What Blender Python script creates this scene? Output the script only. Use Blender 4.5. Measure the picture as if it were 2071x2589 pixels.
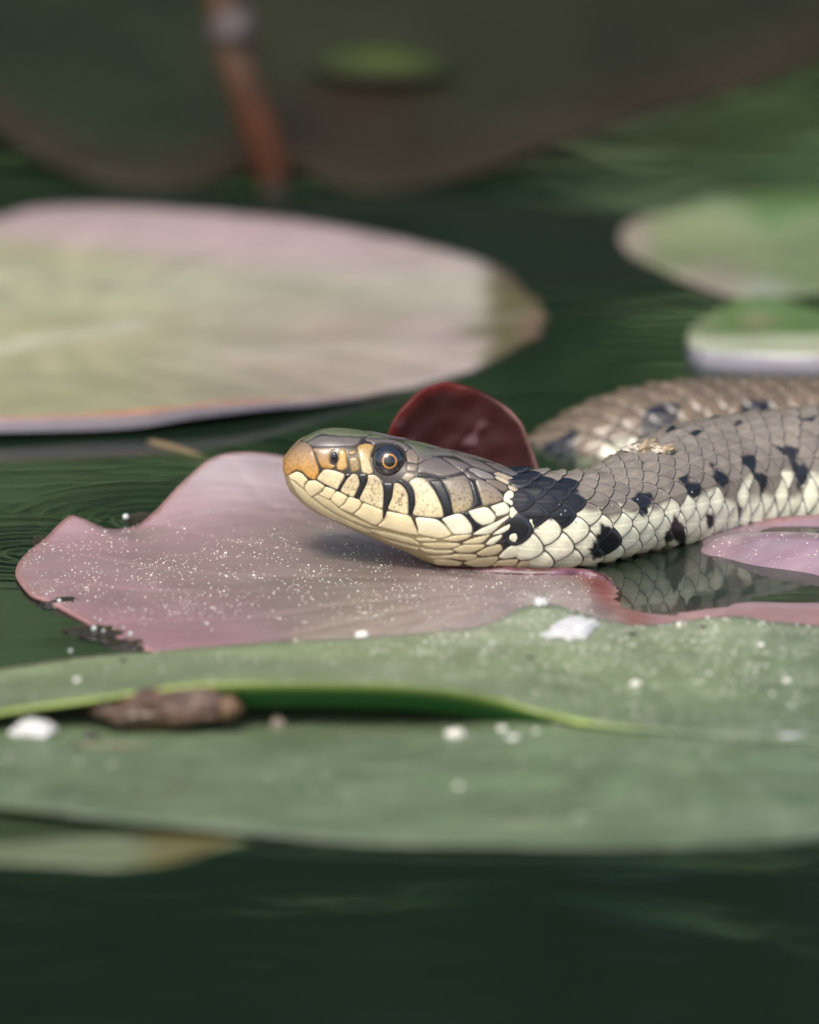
import bpy, math, random
import numpy as np
from mathutils import Vector, noise as mnoise
from mathutils.bvhtree import BVHTree
from mathutils.geometry import delaunay_2d_cdt

random.seed(7); rng = np.random.default_rng(7)
scene = bpy.context.scene
for o in list(bpy.data.objects): bpy.data.objects.remove(o)
col = scene.collection
MM = 0.001

# ---------------------------------------------------------------- camera (all lengths in mm, scene in metres)
PW, PH, K = 2071.0, 2589.0, 20.1            # photo size, pixels per mm in the plane of the snake's head
ELEV = math.radians(14.0); DIST = 1500.0
TGT = np.array([0.0, 0.0, 7.5])
RV = np.array([1.0, 0, 0]); UV_ = np.array([0, math.sin(ELEV), math.cos(ELEV)]); FV = np.array([0, math.cos(ELEV), -math.sin(ELEV)])
CAMP = TGT - DIST * FV
cam_d = bpy.data.cameras.new('camera'); cam = bpy.data.objects.new('camera', cam_d); col.objects.link(cam)
cam.location = Vector(CAMP * MM); cam.rotation_euler = (math.radians(90) - ELEV, 0, 0)
cam_d.sensor_fit = 'HORIZONTAL'; cam_d.sensor_width = 28.8; cam_d.lens = 28.8 * DIST / (PW / K)
cam_d.clip_start = 0.05; cam_d.clip_end = 200
cam_d.dof.use_dof = True; cam_d.dof.focus_distance = (DIST + 3) * MM; cam_d.dof.aperture_fstop = 15
scene.camera = cam
# ---------------------------------------------------------------- sky, sun, exposure
SUN_EL, SUN_AZ = 54, 200                     # soft light from above, camera side, a little left (azimuth from +y, clockwise)
w = bpy.data.worlds.new('World'); scene.world = w; w.use_nodes = True
nt = w.node_tree; bg = nt.nodes['Background']
sky = nt.nodes.new('ShaderNodeTexSky'); sky.sky_type = 'NISHITA'; sky.sun_disc = False
sky.sun_elevation = math.radians(SUN_EL); sky.sun_rotation = math.radians(SUN_AZ); sky.air_density = 1.0; sky.dust_density = 4.0; sky.ozone_density = 1.0
nt.links.new(sky.outputs[0], bg.inputs[0]); bg.inputs[1].default_value = 0.13
sl = bpy.data.lights.new('sun', 'SUN'); sl.energy = 1.5; sl.angle = math.radians(15); sl.color = (1, 0.95, 0.86)
sun = bpy.data.objects.new('sun', sl); col.objects.link(sun)
sd = Vector((math.sin(math.radians(SUN_AZ)) * math.cos(math.radians(SUN_EL)), math.cos(math.radians(SUN_AZ)) * math.cos(math.radians(SUN_EL)), math.sin(math.radians(SUN_EL))))
sun.rotation_euler = sd.to_track_quat('Z', 'Y').to_euler(); sun.location = (0, 0, 3)
scene.view_settings.view_transform = 'Standard'; scene.view_settings.look = 'None'
scene.view_settings.gamma = 1; scene.view_settings.exposure = 0.63; scene.view_settings.use_curve_mapping = False

# ---------------------------------------------------------------- helpers
def ray(px, py):
    d = FV * DIST + RV * (px - PW / 2) / K + UV_ * (PH / 2 - py) / K
    return d / DIST
def at_z(px, py, z=0.0):
    d = ray(px, py); return CAMP + d * ((z - CAMP[2]) / d[2])
def at_y(px, py, y=0.0):
    d = ray(px, py); return CAMP + d * ((y - CAMP[1]) / d[1])
def proj(p):
    q = np.asarray(p) - CAMP; dep = q @ FV
    return np.stack([PW / 2 + (q @ RV) / dep * DIST * K, PH / 2 - (q @ UV_) / dep * DIST * K], -1)
def Z(n, pts):                                # zoom windows used for tracing the photograph
    ox, oy, s = {1: (700, 1050, 4.3125), 2: (1000, 1100, 4.3125), 3: (1300, 1100, 4.3125), 4: (1671, 950, 4.3125), 5: (1350, 950, 3.45)}[n]
    return [(ox + x / s, oy + y / s) for x, y in pts]
def inside(poly, pts):
    poly = np.asarray(poly, float); pts = np.atleast_2d(pts); x, y = pts[:, 0], pts[:, 1]
    r = np.zeros(len(pts), bool); j = len(poly) - 1
    for i in range(len(poly)):
        xi, yi = poly[i]; xj, yj = poly[j]
        if yi != yj:
            r ^= ((yi > y) != (yj > y)) & (x < (xj - xi) * (y - yi) / (yj - yi) + xi)
        j = i
    return r
def dist_poly(poly, pts):
    poly = np.asarray(poly, float); pts = np.atleast_2d(pts); best = np.full(len(pts), 1e9)
    for i in range(len(poly)):
        a = poly[i - 1]; b = poly[i]; ab = b - a; t = np.clip(((pts - a) @ ab) / max(ab @ ab, 1e-9), 0, 1)
        best = np.minimum(best, np.linalg.norm(pts - (a + t[:, None] * ab), axis=1))
    return best
def resample(poly, step, smooth=2):
    p = np.asarray(poly, float); out = []
    n = len(p)
    for i in range(n):                        # closed Catmull-Rom
        p0, p1, p2, p3 = p[i - 1], p[i], p[(i + 1) % n], p[(i + 2) % n]
        m = max(1, int(np.linalg.norm((p2 - p1)[:2]) / step))
        for k in range(m):
            t = k / m
            if smooth:
                ten = 0.35
                h = (2*t**3-3*t**2+1)*p1 + (t**3-2*t**2+t)*ten*(p2-p0) + (-2*t**3+3*t**2)*p2 + (t**3-t**2)*ten*(p3-p1)
            else: h = p1 + (p2 - p1) * t
            out.append(h)
    return np.array(out)
def lerp(a, b, t): return np.asarray(a) + (np.asarray(b) - np.asarray(a)) * t
def sstep(a, b, x):
    t = np.clip((np.asarray(x) - a) / (b - a), 0, 1); return t * t * (3 - 2 * t)
def vnoise(P, f=1.0, seed=0.0):
    return np.array([mnoise.noise(Vector((p[0]*f + seed, p[1]*f, (p[2] if len(p) > 2 else 0)*f))) for p in P])
def mk(name, verts, faces, mat, parent=None, cols=None, speck=None, loc=None, smooth=True, suv=None):
    """verts in world mm; loc = base point in mm (top level) or the parent's base"""
    if parent is not None: base = np.array(parent['_base'])
    else: base = np.array(loc if loc is not None else (0, 0, 0), float)
    v = (np.asarray(verts, float) - base) * MM
    me = bpy.data.meshes.new(name); me.from_pydata([tuple(x) for x in v], [], faces); me.materials.append(mat)
    if smooth: me.polygons.foreach_set('use_smooth', [True] * len(me.polygons))
    if cols is not None:
        a = me.color_attributes.new('Col', 'FLOAT_COLOR', 'POINT')
        c = np.ones((len(v), 4)); c[:, :3] = cols; a.data.foreach_set('color', c.ravel())
    if speck is not None:
        a = me.attributes.new('speck', 'FLOAT', 'POINT'); a.data.foreach_set('value', np.asarray(speck, float))
    if suv is not None:
        a = me.attributes.new('suv', 'FLOAT_VECTOR', 'POINT'); a.data.foreach_set('vector', np.asarray(suv, float).ravel())
    o = bpy.data.objects.new(name, me); col.objects.link(o); o['_base'] = list(map(float, base))
    if parent is not None: o.parent = parent
    else: o.location = Vector(base * MM)
    return o
def empty(name, loc):
    o = bpy.data.objects.new(name, None); col.objects.link(o); o.location = Vector(np.asarray(loc, float) * MM); o['_base'] = list(map(float, loc)); o.empty_display_size = 0.005
    return o
def tag(o, label=None, cat=None, group=None, kind=None):
    if label: o['label'] = label
    if cat: o['category'] = cat
    if group: o['group'] = group
    if kind: o['kind'] = kind
    return o
def tube(path, radii, n=10):
    P = np.asarray(path, float); V = []; F = []
    for i in range(len(P)):
        t = P[min(i + 1, len(P) - 1)] - P[max(i - 1, 0)]; t = t / np.linalg.norm(t)
        a = np.cross(t, [0.3, 0.9, 0.2]); a /= np.linalg.norm(a); b = np.cross(t, a)
        for k in range(n):
            f = 2 * math.pi * k / n; V.append(P[i] + radii[i] * (a * math.cos(f) + b * math.sin(f)))
    for i in range(len(P) - 1):
        for k in range(n): F.append((i*n + k, i*n + (k+1) % n, (i+1)*n + (k+1) % n, (i+1)*n + k))
    F.append(tuple(range(n))[::-1]); F.append(tuple((len(P)-1)*n + k for k in range(n)))
    return V, F
def ico(sub=2):
    import bmesh
    bm = bmesh.new(); bmesh.ops.create_icosphere(bm, subdivisions=sub, radius=1.0)
    v = np.array([x.co[:] for x in bm.verts]); f = [tuple(q.index for q in p.verts) for p in bm.faces]; bm.free(); return v, f
def lump(c, size, rot=0.0, sub=3, amp=0.25, f=1.6, seed=0.0, tilt=0.0):
    v, fc = ico(sub); n = vnoise(v, f, seed) + 0.5 * vnoise(v, f * 2.3, seed + 9)
    v = v * (1 + amp * n)[:, None] * np.array(size)
    ct, st = math.cos(tilt), math.sin(tilt); v = np.stack([v[:, 0]*ct - v[:, 2]*st, v[:, 1], v[:, 0]*st + v[:, 2]*ct], -1)
    cr, sr = math.cos(rot), math.sin(rot); v = np.stack([v[:, 0]*cr - v[:, 1]*sr, v[:, 0]*sr + v[:, 1]*cr, v[:, 2]], -1)
    return v + np.asarray(c), fc

# ---------------------------------------------------------------- materials
def newmat(name):
    m = bpy.data.materials.new(name); m.use_nodes = True; return m, m.node_tree, m.node_tree.nodes['Principled BSDF']
def N(t, typ, **kw):
    n = t.nodes.new(typ)
    for k, v in kw.items():
        if k in n.inputs: n.inputs[k].default_value = v
        else: setattr(n, k, v)
    return n
def leaf_mat(name, rough=0.42, coat=0.25, transl=0.12, mott=0.16, bump=0.12, nscale=90.0, dirt=0.0):
    m, t, b = newmat(name); L = t.links.new
    at = N(t, 'ShaderNodeAttribute', attribute_name='Col'); tc = N(t, 'ShaderNodeTexCoord')
    n1 = N(t, 'ShaderNodeTexNoise', Scale=nscale, Detail=6.0, Roughness=0.6); L(tc.outputs['Object'], n1.inputs['Vector'])
    mp = N(t, 'ShaderNodeMapping'); mp.inputs['Scale'].default_value = (0.35, 1.6, 1.0); L(tc.outputs['Object'], mp.inputs['Vector'])
    n3 = N(t, 'ShaderNodeTexNoise', Scale=nscale * 4, Detail=5.0, Roughness=0.65); L(mp.outputs[0], n3.inputs['Vector'])
    add = N(t, 'ShaderNodeMath', operation='ADD'); L(n1.outputs[0], add.inputs[0]); L(n3.outputs[0], add.inputs[1])
    mr = N(t, 'ShaderNodeMapRange'); mr.inputs[1].default_value = 0.7; mr.inputs[2].default_value = 1.3; mr.inputs[3].default_value = 1 - mott; mr.inputs[4].default_value = 1 + mott
    L(add.outputs[0], mr.inputs[0])
    mul = N(t, 'ShaderNodeMix', data_type='RGBA', blend_type='MULTIPLY'); mul.inputs[0].default_value = 1
    cmb = N(t, 'ShaderNodeCombineColor'); [L(mr.outputs[0], cmb.inputs[i]) for i in range(3)]
    L(at.outputs['Color'], mul.inputs[6]); L(cmb.outputs[0], mul.inputs[7])
    if dirt:
        n4 = N(t, 'ShaderNodeTexNoise', Scale=330.0, Detail=3.0, Roughness=0.55); L(tc.outputs['Object'], n4.inputs['Vector'])
        r4 = N(t, 'ShaderNodeMapRange'); r4.inputs[1].default_value = 0.66; r4.inputs[2].default_value = 0.74; r4.inputs[4].default_value = dirt; L(n4.outputs[0], r4.inputs[0])
        m4 = N(t, 'ShaderNodeMix', data_type='RGBA'); m4.inputs[7].default_value = (0.07, 0.06, 0.03, 1); L(r4.outputs[0], m4.inputs[0]); L(mul.outputs[2], m4.inputs[6])
        mp5 = N(t, 'ShaderNodeMapping'); mp5.inputs['Scale'].default_value = (0.3, 1.3, 1.0); mp5.inputs['Rotation'].default_value = (0, 0, .2); L(tc.outputs['Object'], mp5.inputs['Vector'])
        n5 = N(t, 'ShaderNodeTexNoise', Scale=120.0, Detail=7.0, Roughness=0.7, Distortion=0.8); L(mp5.outputs[0], n5.inputs['Vector'])
        r5 = N(t, 'ShaderNodeMapRange'); r5.inputs[1].default_value = 0.52; r5.inputs[2].default_value = 0.70; r5.inputs[4].default_value = dirt * .7; L(n5.outputs[0], r5.inputs[0])
        m5 = N(t, 'ShaderNodeMix', data_type='RGBA'); m5.inputs[7].default_value = (0.42, 0.44, 0.36, 1); L(r5.outputs[0], m5.inputs[0]); L(m4.outputs[2], m5.inputs[6])
        mul = m5
    L(mul.outputs[2], b.inputs['Base Color'])
    b.inputs['Roughness'].default_value = rough; b.inputs['Coat Weight'].default_value = coat; b.inputs['Coat Roughness'].default_value = 0.35
    bp = N(t, 'ShaderNodeBump', Strength=bump, Distance=0.0006); L(add.outputs[0], bp.inputs['Height']); L(bp.outputs[0], b.inputs['Normal'])
    if transl:
        tr = N(t, 'ShaderNodeBsdfTranslucent'); sat = N(t, 'ShaderNodeHueSaturation', Saturation=1.6, Value=0.8); L(mul.outputs[2], sat.inputs['Color']); L(sat.outputs[0], tr.inputs[0])
        mx = N(t, 'ShaderNodeMixShader'); mx.inputs[0].default_value = transl; L(b.outputs[0], mx.inputs[1]); L(tr.outputs[0], mx.inputs[2])
        L(mx.outputs[0], t.nodes['Material Output'].inputs[0])
    return m
M_pad = leaf_mat('waxy_leaf', dirt=.4, mott=.2)
M_wet = leaf_mat('damp_leaf', rough=0.34, coat=0.6, mott=.16, bump=.16, dirt=.3); M_wet.node_tree.nodes['Principled BSDF'].inputs['Coat Roughness'].default_value = 0.16
M_green = leaf_mat('green_leaf', transl=0.25, rough=0.45, mott=.22, dirt=.5, bump=.25)
M_dark = leaf_mat('dull_leaf', rough=0.6, coat=0.0, transl=0.05, mott=0.3, nscale=40)
M_dark.node_tree.nodes['Principled BSDF'].inputs['Specular IOR Level'].default_value = 0.12
M_rim = leaf_mat('leaf_rim', rough=0.3, coat=0.4, transl=0.05, mott=0.15)
def scale_mat():
    m, t, b = newmat('snake_scale'); L = t.links.new
    at = N(t, 'ShaderNodeAttribute', attribute_name='Col'); sp = N(t, 'ShaderNodeAttribute', attribute_name='speck'); tc = N(t, 'ShaderNodeTexCoord')
    n1 = N(t, 'ShaderNodeTexNoise', Scale=2600.0, Detail=4.0, Roughness=0.7); L(tc.outputs['Object'], n1.inputs['Vector'])
    n2 = N(t, 'ShaderNodeTexNoise', Scale=420.0, Detail=4.0, Roughness=0.6); L(tc.outputs['Object'], n2.inputs['Vector'])
    mr = N(t, 'ShaderNodeMapRange'); mr.inputs[1].default_value = 0.3; mr.inputs[2].default_value = 0.7; mr.inputs[3].default_value = 0.84; mr.inputs[4].default_value = 1.12; L(n2.outputs[0], mr.inputs[0])
    cmb = N(t, 'ShaderNodeCombineColor'); [L(mr.outputs[0], cmb.inputs[i]) for i in range(3)]
    mul = N(t, 'ShaderNodeMix', data_type='RGBA', blend_type='MULTIPLY'); mul.inputs[0].default_value = 1; L(at.outputs['Color'], mul.inputs[6]); L(cmb.outputs[0], mul.inputs[7])
    sm = N(t, 'ShaderNodeMapRange'); sm.inputs[1].default_value = 0.50; sm.inputs[2].default_value = 0.62; L(n1.outputs[0], sm.inputs[0])
    sf = N(t, 'ShaderNodeMath', operation='MULTIPLY'); L(sm.outputs[0], sf.inputs[0]); L(sp.outputs['Fac'], sf.inputs[1])
    mx = N(t, 'ShaderNodeMix', data_type='RGBA'); mx.inputs[7].default_value = (0.10, 0.065, 0.03, 1); L(sf.outputs[0], mx.inputs[0]); L(mul.outputs[2], mx.inputs[6])
    # each scale: dark rim, pale line inside it, keel and fine length-wise streaks
    su = N(t, 'ShaderNodeAttribute', attribute_name='suv'); sx = N(t, 'ShaderNodeSeparateXYZ'); L(su.outputs['Vector'], sx.inputs[0])
    def mr_(src, a, b_, c_=0.0, d_=1.0):
        q = N(t, 'ShaderNodeMapRange', interpolation_type='SMOOTHSTEP'); q.inputs[1].default_value = a; q.inputs[2].default_value = b_; q.inputs[3].default_value = c_; q.inputs[4].default_value = d_; L(src, q.inputs[0]); return q.outputs[0]
    def mm(op, a, b_):
        q = N(t, 'ShaderNodeMath', operation=op)
        for i, v in enumerate((a, b_)):
            if isinstance(v, float): q.inputs[i].default_value = v
            else: L(v, q.inputs[i])
        return q.outputs[0]
    rear = mr_(sx.outputs[0], -0.5, 0.2); has = mr_(sx.outputs[2], 0.001, 0.01)
    dark = mm('MULTIPLY', mr_(sx.outputs[2], 0.86, 0.97), rear)
    lite = mm('MULTIPLY', mm('MULTIPLY', mr_(sx.outputs[2], 0.66, 0.82), mr_(sx.outputs[2], 0.95, 0.86)), rear)
    keel = mm('MULTIPLY', mm('MULTIPLY', mr_(mm('ABSOLUTE', sx.outputs[1], 0.0), 0.10, 0.02), has), 0.5)
    wv = N(t, 'ShaderNodeMapping'); wv.inputs['Scale'].default_value = (1.2, 9.0, 0.0); L(su.outputs['Vector'], wv.inputs[0]); n6 = N(t, 'ShaderNodeTexNoise', Scale=1.6, Detail=4.0, Roughness=0.7); L(wv.outputs[0], n6.inputs['Vector'])
    strk = mm('MULTIPLY', mm('SUBTRACT', n6.outputs[0], 0.5), mm('MULTIPLY', has, 0.9))
    gain = mm('ADD', mm('ADD', mm('ADD', mm('MULTIPLY', lite, 0.30), mm('MULTIPLY', keel, 0.35)), strk), 1.0)
    gc = N(t, 'ShaderNodeCombineColor'); [L(gain, gc.inputs[i]) for i in range(3)]
    g1 = N(t, 'ShaderNodeMix', data_type='RGBA', blend_type='MULTIPLY'); g1.inputs[0].default_value = 1; L(mx.outputs[2], g1.inputs[6]); L(gc.outputs[0], g1.inputs[7])
    g2 = N(t, 'ShaderNodeMix', data_type='RGBA', blend_type='ADD'); g2.inputs[7].default_value = (0.03, 0.03, 0.036, 1); L(lite, g2.inputs[0]); L(g1.outputs[2], g2.inputs[6])
    mx = N(t, 'ShaderNodeMix', data_type='RGBA'); mx.inputs[7].default_value = (0.022, 0.016, 0.011, 1); L(mm('MULTIPLY', dark, 0.9), mx.inputs[0]); L(g2.outputs[2], mx.inputs[6])
    hsum = mm('ADD', n1.outputs[0], mm('MULTIPLY', mm('ADD', strk, keel), 1.5)); n1 = type('o', (), {'outputs': [hsum]})
    L(mx.outputs[2], b.inputs['Base Color']); b.inputs['Roughness'].default_value = 0.33; b.inputs['Coat Weight'].default_value = 0.35; b.inputs['Coat Roughness'].default_value = 0.2
    bp = N(t, 'ShaderNodeBump', Strength=0.25, Distance=0.00008); L(n1.outputs[0], bp.inputs['Height']); L(bp.outputs[0], b.inputs['Normal'])
    return m
M_scale = scale_mat()
def plain(name, c, rough=0.5, coat=0.0, nscale=0, mott=0.3, bump=0.0, dist=0.0005):
    m, t, b = newmat(name); L = t.links.new; b.inputs['Base Color'].default_value = (*c, 1); b.inputs['Roughness'].default_value = rough; b.inputs['Coat Weight'].default_value = coat
    if nscale:
        tc = N(t, 'ShaderNodeTexCoord'); n = N(t, 'ShaderNodeTexNoise', Scale=nscale, Detail=6.0, Roughness=0.65); L(tc.outputs['Object'], n.inputs['Vector'])
        r = N(t, 'ShaderNodeValToRGB'); r.color_ramp.elements[0].position = 0.3; r.color_ramp.elements[1].position = 0.7
        r.color_ramp.elements[0].color = (*[x * (1 - mott) for x in c], 1); r.color_ramp.elements[1].color = (*[min(1, x * (1 + mott)) for x in c], 1)
        L(n.outputs[0], r.inputs[0]); L(r.outputs[0], b.inputs['Base Color'])
        if bump:
            bp = N(t, 'ShaderNodeBump', Strength=bump, Distance=dist); L(n.outputs[0], bp.inputs['Height']); L(bp.outputs[0], b.inputs['Normal'])
    return m
M_eye = plain('eye_black', (0.006, 0.007, 0.01), 0.03, 1.0)
for _k, _v in (('IOR', 1.55), ('Coat IOR', 1.7)): M_eye.node_tree.nodes['Principled BSDF'].inputs[_k].default_value = _v
M_pupil = plain('pupil', (0.002, 0.003, 0.005), 0.03, 1.0)
M_gold = plain('iris_gold', (0.62, 0.27, 0.05), 0.12, 1.0, nscale=4000, mott=0.25)
M_white = plain('white_matter', (0.62, 0.62, 0.60), 0.6, nscale=700, mott=0.15, bump=0.5)
M_pollen = plain('pollen', (0.72, 0.70, 0.62), 0.5)
M_brown = plain('rotten_brown', (0.085, 0.045, 0.028), 0.45, 0.3, nscale=500, mott=0.6, bump=0.8)
M_wetdark = plain('wet_debris', (0.03, 0.02, 0.009), 0.18, 0.5, nscale=600, mott=0.7, bump=0.9)
M_tan = plain('dry_flake', (0.35, 0.27, 0.17), 0.5, 0.2, nscale=1500, mott=0.5, bump=0.8)
M_stem = leaf_mat('stem', rough=0.5, coat=0.1, transl=0.0, mott=0.25)
M_hair = plain('seed_hair', (0.75, 0.74, 0.70), 0.5)
M_bank = plain('bank_soil', (0.05, 0.045, 0.03), 0.9, nscale=8, mott=0.5)
M_hedge = plain('hedge_leaf', (0.045, 0.10, 0.038), 0.6, nscale=1.5, mott=0.75)
_t = M_hedge.node_tree; _a = N(_t, 'ShaderNodeAttribute', attribute_name='Col'); _t.links.new(_a.outputs['Color'], _t.nodes['Principled BSDF'].inputs['Base Color'])
M_bed = plain('pond_mud', (0.03, 0.04, 0.022), 0.9, nscale=6, mott=0.5)
def water_mat():
    m, t, b = newmat('pond_water'); L = t.links.new; out = t.nodes['Material Output']; t.nodes.remove(b)
    tc = N(t, 'ShaderNodeTexCoord'); mp = N(t, 'ShaderNodeMapping'); mp.inputs['Scale'].default_value = (0.55, 1.0, 1.0); L(tc.outputs['Object'], mp.inputs[0])
    n1 = N(t, 'ShaderNodeTexNoise', Scale=42.0, Detail=2.5, Roughness=0.5, Distortion=0.6); L(mp.outputs[0], n1.inputs['Vector'])
    bp = N(t, 'ShaderNodeBump', Strength=0.14, Distance=0.0012); L(n1.outputs[0], bp.inputs['Height'])
    # rings of ripples round the leaf's tip
    prev = bp
    for (px, py, sc) in ((70, 1400, 260.0), (390, 1318, 330.0)):
        c = at_z(px, py, 0) * MM
        v = N(t, 'ShaderNodeVectorMath', operation='SUBTRACT'); L(tc.outputs['Object'], v.inputs[0]); v.inputs[1].default_value = (c[0], c[1], 0)
        ln = N(t, 'ShaderNodeVectorMath', operation='LENGTH'); L(v.outputs[0], ln.inputs[0])
        s = N(t, 'ShaderNodeMath', operation='MULTIPLY'); L(ln.outputs['Value'], s.inputs[0]); s.inputs[1].default_value = sc * 6
        sn = N(t, 'ShaderNodeMath', operation='SINE'); L(s.outputs[0], sn.inputs[0])
        fo = N(t, 'ShaderNodeMapRange'); fo.inputs[1].default_value = 0.004; fo.inputs[2].default_value = 0.022; fo.inputs[3].default_value = 1; fo.inputs[4].default_value = 0; L(ln.outputs['Value'], fo.inputs[0])
        h = N(t, 'ShaderNodeMath', operation='MULTIPLY'); L(sn.outputs[0], h.inputs[0]); L(fo.outputs[0], h.inputs[1])
        b2 = N(t, 'ShaderNodeBump', Strength=0.3, Distance=0.00008); L(h.outputs[0], b2.inputs['Height']); L(prev.outputs[0], b2.inputs['Normal']); prev = b2
    gl = N(t, 'ShaderNodeBsdfGlossy', Roughness=0.015); L(prev.outputs[0], gl.inputs['Normal'])
    fr = N(t, 'ShaderNodeFresnel', IOR=1.36); L(prev.outputs[0], fr.inputs['Normal'])
    tr = N(t, 'ShaderNodeBsdfTransparent'); tr.inputs[0].default_value = (0.86, 0.92, 0.86, 1)
    df = N(t, 'ShaderNodeBsdfDiffuse'); df.inputs[0].default_value = (0.020, 0.042, 0.025, 1)
    m1 = N(t, 'ShaderNodeMixShader'); m1.inputs[0].default_value = 0.42; L(tr.outputs[0], m1.inputs[1]); L(df.outputs[0], m1.inputs[2])
    m2 = N(t, 'ShaderNodeMixShader'); L(fr.outputs[0], m2.inputs[0]); L(m1.outputs[0], m2.inputs[1]); L(gl.outputs[0], m2.inputs[2])
    L(m2.outputs[0], out.inputs['Surface'])
    va = N(t, 'ShaderNodeVolumeAbsorption', Density=90.0); va.inputs[0].default_value = (0.35, 0.62, 0.38, 1); L(va.outputs[0], out.inputs['Volume'])
    return m
M_water = water_mat()

# ---------------------------------------------------------------- setting: water, bed, bank, hedge
def boxmesh(x0, x1, y0, y1, z0, z1):
    v = [(x, y, z) for z in (z0, z1) for y in (y0, y1) for x in (x0, x1)]
    return v, [(0, 2, 3, 1), (4, 5, 7, 6), (0, 1, 5, 4), (2, 6, 7, 3), (0, 4, 6, 2), (1, 3, 7, 5)]
v, f = boxmesh(-20000, 20000, -8000, 3000, -350, 0); tag(mk('water', v, f, M_water, smooth=False), kind='structure')
tag(mk('pond_bed', [(-21000, -9000, -345), (21000, -9000, -345), (21000, 4000, -345), (-21000, 4000, -345)], [(0, 1, 2, 3)], M_bed), kind='structure')
xs = np.linspace(-40000, 40000, 60); V = []; F = []
prof = [(2950, -360), (2990, -20), (3060, 60), (3400, 160), (6000, 300), (60000, 500)]
for y, z in prof:
    for x in xs: V.append((x, y + 40 * math.sin(x * .004), z))
for j in range(len(prof) - 1):
    for i in range(len(xs) - 1):
        a = j * len(xs) + i; F.append((a, a + 1, a + 1 + len(xs), a + len(xs)))
tag(mk('pond_bank', V, F, M_bank), kind='structure')
nl = 64000
c = np.stack([rng.uniform(-6000, 6000, nl), 3250 + rng.uniform(-150, 900, nl), rng.uniform(0, 1, nl) ** 0.9 * 2350 + 60], -1)
band = (c[:, 2] > 450) & (c[:, 2] < 950); c[band, 1] = 3060 + rng.uniform(0, 260, band.sum())
c[:, 2] *= 0.9 + 0.1 * np.sin(c[:, 0] * 0.0021) * np.cos(c[:, 0] * 0.0007 + 1)
a = rng.normal(size=(nl, 3)); a /= np.linalg.norm(a, axis=1)[:, None]; b = rng.normal(size=(nl, 3)); b -= (a * b).sum(1)[:, None] * a; b /= np.linalg.norm(b, axis=1)[:, None]
sz = rng.uniform(40, 95, nl)[:, None]
V = np.stack([c - a * sz, c - b * sz * .45, c + a * sz, c + b * sz * .45], 1).reshape(-1, 3)
hcol = np.where(((c[:, 2] > 500) & (c[:, 2] < 880))[:, None], (.20, .33, .14), (.016, .03, .016)) * rng.uniform(.6, 1.4, (nl, 1))  # unseen pale band, added so its reflection lightens the mid-pond water
tag(mk('bank_hedge', V, [(4*i, 4*i+1, 4*i+2, 4*i+3) for i in range(nl)], M_hedge, smooth=False, cols=np.repeat(hcol, 4, 0)), 'dense dark green bushes along the far bank, with a pale band added to lighten the water', 'bushes', kind='stuff')

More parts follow.
